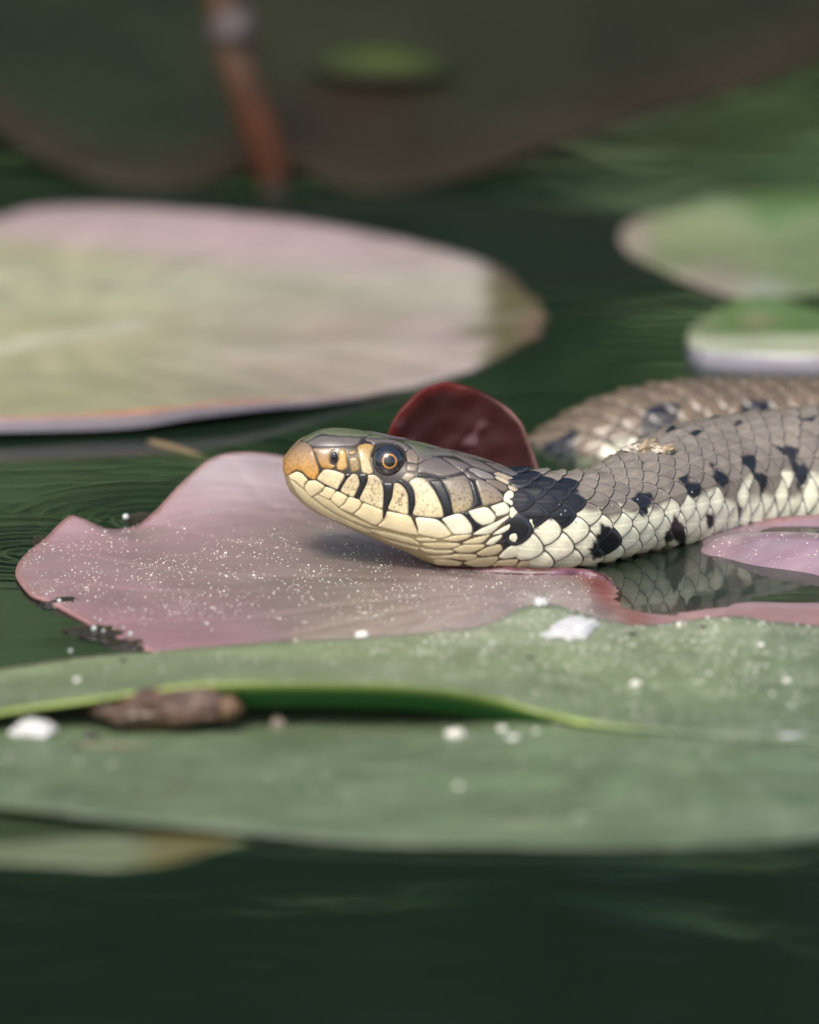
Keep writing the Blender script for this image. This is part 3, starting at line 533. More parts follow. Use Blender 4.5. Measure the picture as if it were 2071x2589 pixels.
# ---------------------------------------------------------------- the snake
SH = [((722,1147),(724,1200),.0,1.7),((732,1130),(735,1224),0,2.5),((745,1114),(748,1244),0,3.1),((770,1101),(765,1262),0,3.6),((795,1090),(783,1280),0,4.0),((830,1084),(811,1298),0,4.4),((870,1086),(844,1312),0,4.8),((909,1091),(880,1328),0,5.1),
      ((950,1099),(915,1345),0,5.4),((1000,1109),(955,1363),0,5.8),((1050,1120),(1003,1383),0,6.3),((1100,1133),(1050,1402),0,6.7),((1139,1142),(1085,1420),0,7.0),((1180,1152),(1125,1434),0,7.1),((1232,1167),(1180,1438),0,6.9),((1267,1179),(1232,1440),.2,6.4),
      ((1325,1189),(1300,1446),.6,5.9),((1371,1194),(1360,1448),1.3,5.7),((1416,1198),(1415,1441),2.6,5.7),((1462,1196),(1480,1432),4.8,5.8),((1508,1191),(1540,1415),7.8,6.1)]
ST = []                                        # stations: centre, half height, half width
ST.append((at_y(717, 1172, 0), .55, .75))
for T_, B_, y, b in SH:
    T_ = np.array(T_, float); B_ = np.array(B_, float); mid = (T_ + B_) / 2; H = np.linalg.norm(T_ - B_) / 2 / K
    C_ = at_y(mid[0], mid[1], y); h = math.sqrt(max(H * H - (b * math.sin(ELEV)) ** 2, .2)) / math.cos(ELEV); ST.append((C_, h, b))
for C_, h, b in [((28.3,12.6,5.4),6.1,6.6),((32.2,18.6,4.9),7.0,7.4),((36.4,25.6,4.1),8.0,8.3),((42.5,32.4,2.9),8.7,9.0),((50.5,38.2,2.0),9.0,9.4),((59,43.5,1.2),9.1,9.5),((66,50,.2),9.1,9.5),((68,59,-.6),9.0,9.4),((62,66.5,-1.1),9.0,9.4),((52,68.5,-1.4),9,9.3),((43,68.5,-1.3),9,9.2),((34,68.5,-1.7),8.9,9.1),((27,68.8,-3.4),8.6,8.8),((21,69.3,-6.8),8.3,8.6),((16,70,-11),8.1,8.3),((9,71.5,-16.5),7.7,7.9),((-4,76,-22.5),7,7.2),((-22,86,-28),5.5,5.6),((-45,98,-32),3.6,3.6),((-70,108,-34),1.6,1.6),((-84,112,-35),.4,.4)]:
    ST.append((np.array(C_, float), h, b))
Pst = np.array([np.r_[s[0], s[1], s[2]] for s in ST]); cum = np.r_[0, np.cumsum(np.linalg.norm(np.diff(Pst[:, :3], axis=0), axis=1))]
def hermite(s):
    s = np.atleast_1d(s); i = np.clip(np.searchsorted(cum, s) - 1, 0, len(cum) - 2)
    m = np.zeros_like(Pst); m[1:-1] = (Pst[2:] - Pst[:-2]) / (cum[2:] - cum[:-2])[:, None]; m[0] = (Pst[1] - Pst[0]) / (cum[1] - cum[0]); m[-1] = (Pst[-1] - Pst[-2]) / (cum[-1] - cum[-2])
    L = (cum[i+1] - cum[i]); t = ((s - cum[i]) / L)[:, None]; L = L[:, None]
    return (2*t**3-3*t**2+1)*Pst[i] + (t**3-2*t**2+t)*L*m[i] + (-2*t**3+3*t**2)*Pst[i+1] + (t**3-t**2)*L*m[i+1]
SMAX = cum[-1]
fine = np.linspace(0, SMAX, 1400); FH = hermite(fine)
tan = np.gradient(FH[:, :3], axis=0)
hd = fine < cum[14]; tan /= np.linalg.norm(tan, axis=1)[:, None]
k_ = np.ones(31) / 31
tsm = np.stack([np.convolve(np.pad(tan[:, i], 15, mode='edge'), k_, 'valid') for i in range(3)], -1); tsm /= np.linalg.norm(tsm, axis=1)[:, None]
def frame(s):
    s = np.atleast_1d(s); q = np.stack([np.interp(s, fine, FH[:, i]) for i in range(5)], -1); t = np.stack([np.interp(s, fine, tsm[:, i]) for i in range(3)], -1); t /= np.linalg.norm(t, axis=1)[:, None]
    S_ = np.cross(t, [0, 0, 1.0]); S_ /= np.linalg.norm(S_, axis=1)[:, None]; U_ = np.cross(S_, t); return q, S_, U_, t
S_HEAD = cum[15]
def surf(s, th, off=0.0):
    """point on the body: s mm from the snout, th angle from the back (radians, + towards the left flank)"""
    s, th = np.broadcast_arrays(np.atleast_1d(s).astype(float), np.atleast_1d(th).astype(float)); q, S_, U_, t = frame(s)
    c, sn = np.cos(th), np.sin(th); e = lerp(0.80, .94, sstep(S_HEAD - 3, S_HEAD + 6, s)) # squarish head, rounder body
    cx = np.sign(c) * np.abs(c) ** np.where(c > 0, e, .92); sx = np.sign(sn) * np.abs(sn) ** np.where(c > 0, e, .92)
    # keep extent with slight superellipse
    p = q[:, :3] + U_ * (q[:, 3] * cx)[:, None] + S_ * (q[:, 4] * sx)[:, None]
    nn = U_ * (cx / q[:, 3])[:, None] + S_ * (sx / q[:, 4])[:, None]; nn /= np.linalg.norm(nn, axis=1)[:, None]
    return p + nn * np.asarray(off).reshape(-1, 1) if np.ndim(off) else p + nn * off
snake = empty('grass_snake', at_z(1230, 1446, .7)); tag(snake, 'grey-brown snake with black bars and cream lips resting on the pink leaf', 'snake')

BLACK = np.array([.006, .0065, .010])
blots = [Z(3, p) for p in [
 [(20,380),(250,430),(420,500),(560,545),(700,605),(670,700),(640,760),(590,850),(500,890),(440,880),(410,935),(330,900),(295,950),(240,1010),(170,1070),(90,1160),(0,1190),(-120,1240),(-180,1190),(-110,1090),(30,960),(50,800),(50,560)],
 [(1270,700),(1330,640),(1480,640),(1500,690),(1470,740),(1440,800),(1440,850),(1370,900),(1320,840),(1300,760)],
 [(920,950),(1000,990),(1050,1000),(1020,1080),(1030,1160),(1080,1230),(1000,1280),(850,1340),(820,1280),(800,1230),(860,1130),(910,1040)],
 [(45,1350),(200,1330),(260,1300),(380,1330),(310,1390),(250,1350),(150,1350)],[(1340,310),(1420,310),(1390,350),(1350,345)]]] + [Z(4, p) for p in [
 [(20,1700),(100,1600),(120,1500),(160,1550),(240,1650),(260,1780),(250,1850),(30,1850)],
 [(160,1130),(270,1090),(270,1180),(400,1180),(420,1240),(390,1310),(310,1350),(260,1300),(230,1200)],
 [(500,970),(545,960),(545,1040),(620,1050),(700,1120),(700,1180),(660,1230),(580,1170),(540,1110),(555,1060),(520,1020)],
 [(840,900),(900,870),(1010,900),(1020,960),(1010,1050),(1140,1110),(1140,1200),(1100,1270),(1030,1330),(1050,1180),(1000,1110),(950,1100),(930,1010),(850,980)],
 [(1190,760),(1290,800),(1400,780),(1490,820),(1450,880),(1440,960),(1540,970),(1590,1050),(1570,1150),(1520,1210),(1450,1240),(1460,1100),(1400,1000),(1370,900),(1280,850)],
 [(470,1480),(550,1490),(540,1650),(480,1650)],[(800,1380),(860,1420),(850,1560),(810,1560)],
 [(1480,490),(1700,480),(1640,530),(1500,520)],[(780,540),(880,510),(880,560),(800,580)],[(300,650),(440,610),(440,660),(360,690)],[(1060,380),(1170,370),(1100,410)]]]
isl = [(Z(4, [(110, 1810)])[0], 60/4.31, 36/4.31)]
S_BACK = cum[29]                               # beyond this the coil turned back, out of focus
def body_col(s, th, dark=False, snap=False, shift=0.0):
    s, th = np.broadcast_arrays(np.asarray(s, float), np.asarray(th, float)); a = np.abs(th)
    P = surf(s, a); px = proj(P); n = vnoise(P, .35, 4)
    bnd = np.radians(np.interp(s, [cum[16], cum[19], cum[24], cum[31], SMAX], [70, 70, 84, 62, 62])) + .17 * n + shift
    t = sstep(-.06, .06, a - bnd)
    c = mixc((.21, .178, .143), (.80, .79, .60), t); c = mixc(c, (.58, .54, .36), sstep(math.radians(115), math.radians(140), a) * .8)
    bk_ = sstep(cum[28], cum[30], s); c = mixc(c, (.22, .145, .07), bk_ * (1 - t) * .6) * (1 - .28 * bk_)[:, None]; c = c * (1 + .14 * vnoise(P, .9, 2))[:, None]
    if dark: c = mixc((.018, .014, .011), (.10, .07, .035), t)
    blk = np.full(len(s), -9.0)
    for p in blots:
        p = np.asarray(p); bb = (px[:, 0] > p[:, 0].min() - 4) & (px[:, 0] < p[:, 0].max() + 4) & (px[:, 1] > p[:, 1].min() - 4) & (px[:, 1] < p[:, 1].max() + 4)
        if bb.any():
            q = px[bb]; dd = dist_poly(p, q) * np.where(inside(p, q), 1, -1); blk[bb] = np.maximum(blk[bb], dd)
    for (cc, rx, ry) in isl: blk = np.minimum(blk, (np.sqrt(((px[:, 0] - cc[0]) / rx) ** 2 + ((px[:, 1] - cc[1]) / ry) ** 2) - 1) * min(rx, ry))
    blk[s >= S_BACK] = -9
    u = (s - S_BACK) / 11.0; bar = (.17 - np.abs((u % 1) - .5 - .25 * (a - 1.0))) * 60; bar = np.where((a > .55) & (a < 1.5) & (s >= S_BACK - 4), bar, -9)
    k = sstep(-1.6, 1.6, np.maximum(blk, bar))
    if snap:
        f_ = k.mean()
        if f_ > .42: k = np.ones_like(k)
        elif f_ < .14: k = k * 0
    return mixc(c, BLACK, k)
# base body: one continuous skin
rs = np.r_[np.linspace(0, 3, 12), np.arange(3.35, cum[34], .42), np.arange(cum[34], SMAX, 2.0)]; NT = 72
th_ = np.linspace(-math.pi, math.pi, NT, endpoint=False)
GS, GT = np.meshgrid(rs, th_, indexing='ij'); V = surf(GS.ravel(), GT.ravel(), 0.0)
tip = at_y(715.5, 1172, 0); F = []
for i in range(len(rs) - 1):
    for k in range(NT): F.append((i*NT + k, i*NT + (k+1) % NT, (i+1)*NT + (k+1) % NT, (i+1)*NT + k))
V = np.vstack([V, tip, FH[-1, :3]]); F += [(len(V)-2, (k+1) % NT, k) for k in range(NT)]; o_ = (len(rs)-1)*NT; F += [(len(V)-1, o_ + k, o_ + (k+1) % NT) for k in range(NT)]
bc = np.vstack([body_col(GS.ravel(), GT.ravel(), True), [[.2, .12, .05]], [[.1, .08, .05]]])
hs = np.r_[GS.ravel() < cum[14], True, False]; ppx = proj(V)
low = sstep(-6, 6, ppx[:, 1] - np.interp(ppx[:, 0], [716, 760, 850, 1000, 1150, 1300], [1185, 1215, 1250, 1300, 1330, 1330]))
hc = mixc((.030, .022, .016), (.34, .27, .13), low); bc[hs] = hc[hs]
body = mk('body', V, F, M_scale, parent=snake, cols=bc, speck=np.zeros(len(V)))
bvh = BVHTree.FromPolygons([tuple(p) for p in V], F)
def hit(px, py):
    d = ray(px, py); d = d / np.linalg.norm(d); r = bvh.ray_cast(Vector(CAMP), Vector(d))
    if r[0] is not None and abs(r[0].y) < 12: return np.array(r[0]), np.array(r[1])
    p = at_y(px, py, 0); r = bvh.find_nearest(Vector(p)); return np.array(r[0]), np.array(r[1])

# head shields traced from the side, laid on the skin
CREAM = (.76, .65, .39); PALE = (.80, .78, .58); GULAR = (.62, .53, .31); GREY = (.135, .112, .102); TAUPE = (.20, .16, .12); OCHRE = (.50, .26, .055); BK = tuple(BLACK)
plates = []
def P_(zi, pts, c0, c1=None, speck=0.0, hgt=.17, name='head_shield', d=None): plates.append((Z(zi, pts), c0, c1 if c1 is not None else c0, speck, hgt, name, d))
P_(1, [(165,300),(240,285),(320,295),(385,350),(410,420),(440,520),(462,590),(455,640),(425,700),(385,700),(330,670),(280,620),(215,600),(160,630),(120,655),(85,620),(66,540),(72,450),(110,370)], (.22,.155,.10), (.62,.32,.075), .45, .22, 'snout_shield')
P_(1, [(125,660),(165,635),(215,612),(275,635),(330,690),(340,710),(310,740),(290,800),(200,720),(150,700)], CREAM, name='lip_shield')
P_(1, [(345,715),(425,710),(520,770),(500,810),(450,850),(385,890),(355,880),(305,800),(320,745)], CREAM, name='lip_shield', speck=.1)
P_(1, [(525,780),(640,820),(590,915),(530,905),(455,860),(500,830)], CREAM, name='lip_shield', speck=.1)
P_(1, [(650,830),(770,885),(740,950),(680,1000),(590,925)], CREAM, name='lip_shield', speck=.1)
P_(1, [(790,890),(900,920),(925,960),(900,1010),(830,1070),(740,1040),(680,1005),(745,955)], CREAM, name='lip_shield', speck=.1)
P_(1, [(945,960),(1040,985),(1150,1030),(1160,1090),(1150,1150),(1080,1200),(960,1150),(840,1080),(905,1020)], CREAM, name='lip_shield')
P_(1, [(1200,1050),(1300,1065),(1440,1095),(1490,1160),(1530,1260),(1545,1310),(1400,1290),(1240,1250),(1100,1205),(1160,1150),(1190,1100)], CREAM, name='lip_shield')
P_(2, [(225,900),(430,915),(500,950),(560,1010),(610,1085),(560,1115),(480,1130),(260,1085),(240,1010)], PALE, CREAM, name='lip_shield')
P_(2, [(510,910),(690,855),(760,890),(830,980),(830,1070),(640,1085),(540,960)], PALE, name='lip_shield')
# upper lips and the black bars between them
P_(1, [(520,590),(620,600),(735,640),(735,680),(690,760),(660,810),(560,770),(440,700),(470,640)], (.70,.58,.36), CREAM, .25, .19, 'lip_shield')
P_(1, [(740,640),(815,640),(760,710),(700,790),(665,830),(650,815),(690,750),(735,690)], BK, name='lip_bar')
P_(1, [(820,640),(880,650),(905,740),(880,810),(840,890),(790,880),(700,830),(720,770),(760,700)], (.52,.42,.26), CREAM, .75, .19, 'lip_shield')
P_(1, [(885,645),(985,640),(985,720),(950,800),(900,905),(845,900),(885,810),(905,740)], BK, name='lip_bar')
P_(1, [(995,650),(1080,655),(1130,700),(1160,780),(1165,880),(1150,1015),(1040,985),(905,920),(960,790),(990,720)], (.58,.48,.30), CREAM, .7, .19, 'lip_shield')
P_(1, [(1120,700),(1190,735),(1270,745),(1265,870),(1230,970),(1170,1130),(1150,1140),(1160,1000),(1168,870),(1155,780)], BK, name='lip_bar')
P_(1, [(1280,745),(1340,745),(1390,790),(1430,880),(1430,1080),(1330,1060),(1215,1020),(1255,900)], (.58,.46,.28), CREAM, .8, .19, 'lip_shield')
P_(1, [(1285,740),(1350,695),(1420,740),(1480,820),(1505,920),(1495,1080),(1470,1095),(1437,1075),(1433,870),(1385,780),(1330,742)], BK, name='lip_bar')
P_(1, [(1462,1095),(1500,1110),(1530,1200),(1552,1310),(1515,1220)], (.05,.02,.015), name='lip_bar')
P_(2, [(150,510),(225,465),(320,480),(380,550),(430,620),(490,740),(520,830),(515,895),(400,900),(190,870),(215,760),(210,650),(190,580)], (.70,.62,.42), CREAM, .5, .19, 'lip_shield')
P_(2, [(370,500),(500,490),(540,560),(590,680),(620,850),(530,895),(520,820),(490,720),(435,610)], BK, name='lip_bar')
P_(2, [(505,500),(620,460),(750,440),(800,500),(830,590),(850,700),(830,780),(770,830),(640,855),(612,760),(592,650),(545,560)], (.21,.18,.15), (.42,.34,.20), .9, .19, 'lip_shield')
P_(2, [(790,470),(850,510),(900,640),(940,760),(900,780),(830,810),(750,870),(690,850),(780,825),(845,770),(855,680),(825,560)], BK, name='lip_bar')
P_(2, [(870,490),(960,495),(1080,570),(1160,640),(1180,690),(1140,730),(970,775),(940,720),(910,620)], (.23,.195,.165), (.36,.28,.18), .6, .19, 'cheek_shield')
P_(2, [(800,830),(960,785),(1020,800),(1080,860),(1095,900),(1060,960),(950,985),(870,940),(820,880)], PALE, name='lip_shield')
P_(2, [(740,865),(790,835),(830,890),(880,950),(940,990),(880,1050),(840,1065),(832,980),(770,900)], BK, name='lip_bar')
# chin and throat
P_(1, [(395,892),(460,868),(590,932),(680,1012),(800,1085),(1080,1215),(1300,1285),(1480,1325),(1200,1262),(940,1203),(700,1105),(500,985)], GULAR, name='chin_shield', hgt=.1)
P_(1, [(130,672),(200,730),(300,810),(390,898),(520,1000),(720,1112),(950,1217),(1050,1280),(950,1275),(750,1195),(560,1120),(400,1025),(270,915),(190,810)], GULAR, name='chin_shield', hgt=.1)
P_(1, [(960,1225),(1200,1270),(1450,1330),(1540,1380),(1570,1420),(1400,1390),(1180,1330),(1040,1275)], GULAR, name='chin_shield', hgt=.12)
P_(1, [(1060,1295),(1200,1345),(1400,1400),(1560,1440),(1530,1475),(1360,1430),(1180,1365)], GULAR, name='chin_shield', hgt=.12)
for pts, c in [([(210,1125),(330,1115),(480,1140),(420,1165),(280,1165)],GULAR),([(500,1140),(640,1095),(830,1080),(790,1130),(660,1165)],GULAR),([(840,1080),(960,1010),(1150,920),(1240,870),(1230,910),(1150,980),(1040,1075),(920,1090)],PALE),
 ([(280,1180),(420,1170),(660,1175),(715,1190),(640,1235),(440,1240),(330,1220)],GULAR),([(720,1180),(830,1130),(1030,1080),(1010,1120),(940,1180),(800,1195)],GULAR),([(1050,1085),(1180,1000),(1280,930),(1335,930),(1330,960),(1250,1030),(1150,1080)],PALE),
 ([(980,1190),(1050,1120),(1160,1085),(1150,1130),(1060,1200)],PALE),([(250,1225),(440,1245),(620,1250),(640,1280),(540,1300),(340,1285)],GULAR),([(620,1245),(740,1195),(970,1190),(950,1240),(820,1285),(700,1285)],GULAR),
 ([(880,1290),(1000,1220),(1140,1190),(1170,1250),(1080,1310),(940,1320)],GULAR),([(270,1310),(480,1310),(700,1290),(880,1300),(890,1340),(800,1370),(600,1350),(400,1345)],GULAR),([(430,1345),(600,1355),(735,1390),(680,1430),(500,1420),(420,1400)],GULAR),
 ([(740,1395),(880,1340),(1110,1320),(1110,1370),(1020,1440),(860,1440)],GULAR),([(1120,1330),(1230,1220),(1410,1150),(1415,1190),(1330,1320),(1200,1350)],PALE),([(1030,1445),(1130,1365),(1330,1350),(1330,1400),(1270,1460),(1130,1470)],GULAR),
 ([(1280,1460),(1350,1390),(1420,1340),(1540,1340),(1600,1400),(1560,1450),(1400,1490)],GULAR),([(1040,780),(1180,730),(1230,770),(1250,810),(1220,860),(1100,890),(1090,850)],PALE),([(1190,640),(1250,600),(1320,660),(1330,720),(1270,780),(1230,750),(1180,720)],PALE),
 ([(1250,800),(1330,740),(1335,880),(1300,930),(1250,910)],PALE),([(1175,1250),(1150,1180),(1200,1140),(1260,1190),(1230,1220)],BK)]:
    P_(2, pts, c, name='throat_scale', hgt=.15)
for pts, c in [([(110,190),(160,150),(220,190),(255,250),(250,310),(190,310),(130,290)],TAUPE),([(130,315),(245,325),(240,370),(220,410),(120,400),(115,360)],TAUPE),([(75,450),(120,405),(215,420),(215,460),(140,510),(60,475)],(.34,.29,.2)),
 ([(265,305),(450,240),(600,320),(720,405),(500,460),(420,440),(330,420),(240,425),(245,350)],GREY),([(235,432),(330,424),(440,447),(540,463),(700,412),(720,422),(600,465),(480,487),(380,472),(230,457)],BK),([(170,150),(250,160),(430,240),(265,295),(255,240)],GREY),
 ([(500,240),(620,260),(740,300),(830,345),(780,370),(740,400),(600,310)],GREY),([(560,185),(650,195),(800,245),(950,300),(1110,395),(1060,415),(860,350),(700,260)],GREY),([(780,375),(850,355),(960,390),(1050,430),(1085,480),(960,480),(860,420)],(.22,.2,.18)),
 ([(740,395),(800,400),(950,490),(880,490),(800,470)],GREY),([(1070,430),(1120,400),(1250,450),(1330,490),(1280,515),(1230,500)],(.42,.34,.24)),([(1090,445),(1180,470),(1245,515),(1220,540),(1100,480)],(.60,.52,.36)),
 ([(980,490),(1090,490),(1200,540),(1230,590),(1180,620),(1080,570)],TAUPE),([(1220,540),(1290,560),(1350,600),(1330,640),(1250,595)],(.45,.38,.26)),([(1280,520),(1330,490),(1345,560),(1300,550)],(.6,.52,.36)),([(180,120),(400,150),(560,185),(700,235),(490,225),(430,235),(260,160)],(.14,.125,.11)),
 ([(960,295),(1060,305),(1150,345),(1190,380),(1130,395),(1040,340)],GREY),([(1150,345),(1300,375),(1340,420),(1320,470),(1250,440),(1140,395)],(.12,.11,.11))]:
    P_(2, pts, c, speck=0 if c == BK else .15)
for ex, ey, ea, eb in ((185, 970, 42, 72), (15, 1115, 78, 58), (345, 945, 45, 45)): P_(3, [(ex + ea * math.cos(k * .5236), ey + eb * math.sin(k * .5236)) for k in range(12)], PALE, name='throat_scale', hgt=.42)
P_(1, [(940,250),(1060,265),(1250,270),(1400,320),(1460,372),(1400,390),(1330,330),(1230,305),(1130,310),(1060,330),(1010,290)], GREY, hgt=.3, name='brow_shield')
P_(1, [(400,345),(325,300),(480,225),(650,232),(850,242),(930,252),(870,330),(720,350),(560,357)], GREY, hgt=.19)
P_(1, [(190,285),(300,220),(480,150),(700,155),(900,180),(1050,210),(930,240),(650,225),(480,212),(330,290),(240,280)], (.125,.135,.075), hgt=.15)  # olive tint stands for the green reflection along the crown
P_(1, [(950,245),(1060,215),(1200,240),(1450,300),(1650,355),(1720,430),(1560,500),(1550,460),(1480,370),(1400,310),(1250,262),(1060,258)], (.13,.135,.085), hgt=.16)  # rear crown, green reflection put into its colour as well
P_(1, [(400,362),(640,365),(600,400),(578,460),(590,530),(640,548),(600,585),(500,575),(455,510),(430,430)], (.34,.25,.15), OCHRE, .35, .2, 'nose_shield')
P_(1, [(670,395),(720,362),(760,400),(765,500),(770,570),(720,605),(660,590),(650,545),(672,490)], OCHRE, (.58,.36,.12), .3, .24, 'nose_shield')
P_(1, [(785,390),(870,380),(860,430),(780,440)], (.30,.19,.07), speck=.4)
P_(1, [(790,470),(880,455),(905,540),(900,600),(820,620),(795,560)], (.34,.24,.10), speck=.9)
P_(1, [(880,340),(960,310),(1040,320),(1060,350),(1030,420),(1020,500),(1050,620),(1000,645),(930,620),(905,500),(890,440)], (.44,.28,.09), (.62,.52,.30), .5, .24)
mir = [[], [], [], []]
def plate_mesh(poly, c0, c1, speck, hgt):
    R = resample(poly, 3.2); x0, y0 = R.min(0); x1, y1 = R.max(0); gx, gy = np.meshgrid(np.arange(x0, x1, 3.2), np.arange(y0, y1, 2.8)); gx[1::2] += 1.6
    g = np.stack([gx.ravel(), gy.ravel()], -1); g = g[inside(R, g)]
    if len(g): g = g[dist_poly(R, g) > 1.3]
    res = delaunay_2d_cdt([Vector(p) for p in R] + [Vector(p) for p in g], [], [list(range(len(R)))], 1, 1e-5); P = np.array([v[:] for v in res[0]]); tri = [tuple(t) for t in res[2]]
    d = dist_poly(R, P); d[:len(R)] = 0; mx = max(d.max(), 1.0); wd = min(3.0, mx)
    hgt = hgt * .7; h = -.012 + (hgt + .012) * (1 - (1 - np.clip(d / wd, 0, 1)) ** 2) + .05 * np.clip(d / 14, 0, 1)
    V = []
    for p, hh in zip(P, h):
        q, n = hit(*p); V.append(q + n * hh)
    V = np.array(V); t = sstep(y0, y1, P[:, 1]); c = mixc(np.array(c0), np.array(c1), t); return V, tri, c, speck * sstep(0, 5, d) if speck else np.zeros(len(V)), d
for poly, c0, c1, speck, hgt, nm, _ in plates:
    V, tri, c, sp2, d = plate_mesh(poly, c0, c1, speck, hgt)
    edge = sstep(1.9, .3, d)[:, None]; c = c * (1 - .6 * edge)
    nn = np.cross(V[tri[0][1]] - V[tri[0][0]], V[tri[0][2]] - V[tri[0][0]])
    if nn[1] > 0: tri = [t[::-1] for t in tri]
    o = mk(nm, V, tri, M_scale, parent=snake, cols=c, speck=sp2)
    if nm == 'lip_bar': o['label'] = 'black bar across the cream lip'
    off = sum(len(x) for x in mir[0]); VM = V * np.array([1, -1, 1]); mir[0].append(VM); mir[1] += [tuple(off + i for i in t[::-1]) for t in tri]; mir[2].append(c); mir[3].append(sp2)
o = mk('head_shields', np.vstack(mir[0]), mir[1], M_scale, parent=snake, cols=np.vstack(mir[2]), speck=np.concatenate(mir[3])); o['kind'] = 'stuff'
# eyes
def sph_cap(c, r, axis, a0, a1, nr=6, ns=40):
    axis = np.asarray(axis, float) / np.linalg.norm(axis); u = np.cross(axis, [0, 0, 1.0]); u /= np.linalg.norm(u); v_ = np.cross(u, axis); V = []; F = []
    for i in range(nr + 1):
        a = lerp(a0, a1, i / nr)
        for k in range(ns): f_ = 2 * math.pi * k / ns; V.append(c + r * (axis * math.cos(a) + (u * math.cos(f_) + v_ * math.sin(f_)) * math.sin(a)))
    for i in range(nr):
        for k in range(ns): F.append((i*ns + k, i*ns + (k+1) % ns, (i+1)*ns + (k+1) % ns, (i+1)*ns + k))
    return V, F
ec = Z(1, [(1215, 505)])[0]; q, n = hit(*ec); RE = 184 / 4.3125 / K
tv = (CAMP - q) / np.linalg.norm(CAMP - q)
E = q - tv * RE * .35
for side in (1, -1):
    m3 = np.array([1, side, 1]); c_ = E * m3 + (np.array([0, -.7, -1.5]) if side < 0 else 0); ax = (tv + np.array([.085, 0, .03])) * m3
    v, f = ico(5); eye = mk('eye', v * RE + c_, f, M_eye, parent=snake)
    V, F = sph_cap(c_, RE + .012, ax, .355, .445); mk('iris_ring', V, F, M_gold, parent=eye)
    V, F = sph_cap(c_, RE + .018, ax, .001, .36); mk('pupil', V, F, M_pupil, parent=eye)
    rim = []; u = np.cross(tv * m3, [0, 0, 1.0]); u /= np.linalg.norm(u); v2 = np.cross(u, tv * m3)
    for k in range(48): a = 2 * math.pi * k / 48; rim.append(c_ + tv * m3 * RE * .22 + (u * math.cos(a) + v2 * math.sin(a)) * RE * 1.0)
    V, F = tube(np.array(rim + rim[:1]), [.17] * 49, 8); mk('eye_rim', V, F, plain('eye_rim', (.006, .006, .007), .6), parent=snake)
    qn, nn_ = hit(*Z(1, [(628, 462)])[0]); qn = qn * m3; v, f = ico(3); mk('nostril', v * np.array([.5, .5, .86]) * .92 + qn + np.array([0, -.12 * side * 0, 0]), f, M_pupil, parent=snake)

# imbricate body scales
NR = 17; half = (NR - 1) // 2
wr = np.array([1.0 + .55 * max(0, (abs(j) - 4) / 4.0) for j in range(-half, half + 1)]); edges = np.r_[0, np.cumsum(wr)]; edges = (edges / edges[-1] - .5) * 2 * math.radians(138)
rowc = (edges[1:] + edges[:-1]) / 2; roww = np.diff(edges)
gN = 11
def disc_grid(n):
    g = np.linspace(-1, 1, n); A, B = np.meshgrid(g, g, indexing='ij'); return (A * np.sqrt(1 - B * B / 2)).ravel(), (B * np.sqrt(1 - A * A / 2)).ravel()
DU, DV = disc_grid(gN); FQ = [(i*gN + k, (i+1)*gN + k, (i+1)*gN + k + 1, i*gN + k + 1) for i in range(gN - 1) for k in range(gN - 1)]
PY = [1170, 1230, 1300, 1345, 1400, 1430, 1450]; PX = [1298, 1305, 1312, 1302, 1318, 1362, 1400]
indiv = []; rest = []
s = cum[14] - 2; si = 0
S_END = cum[37]
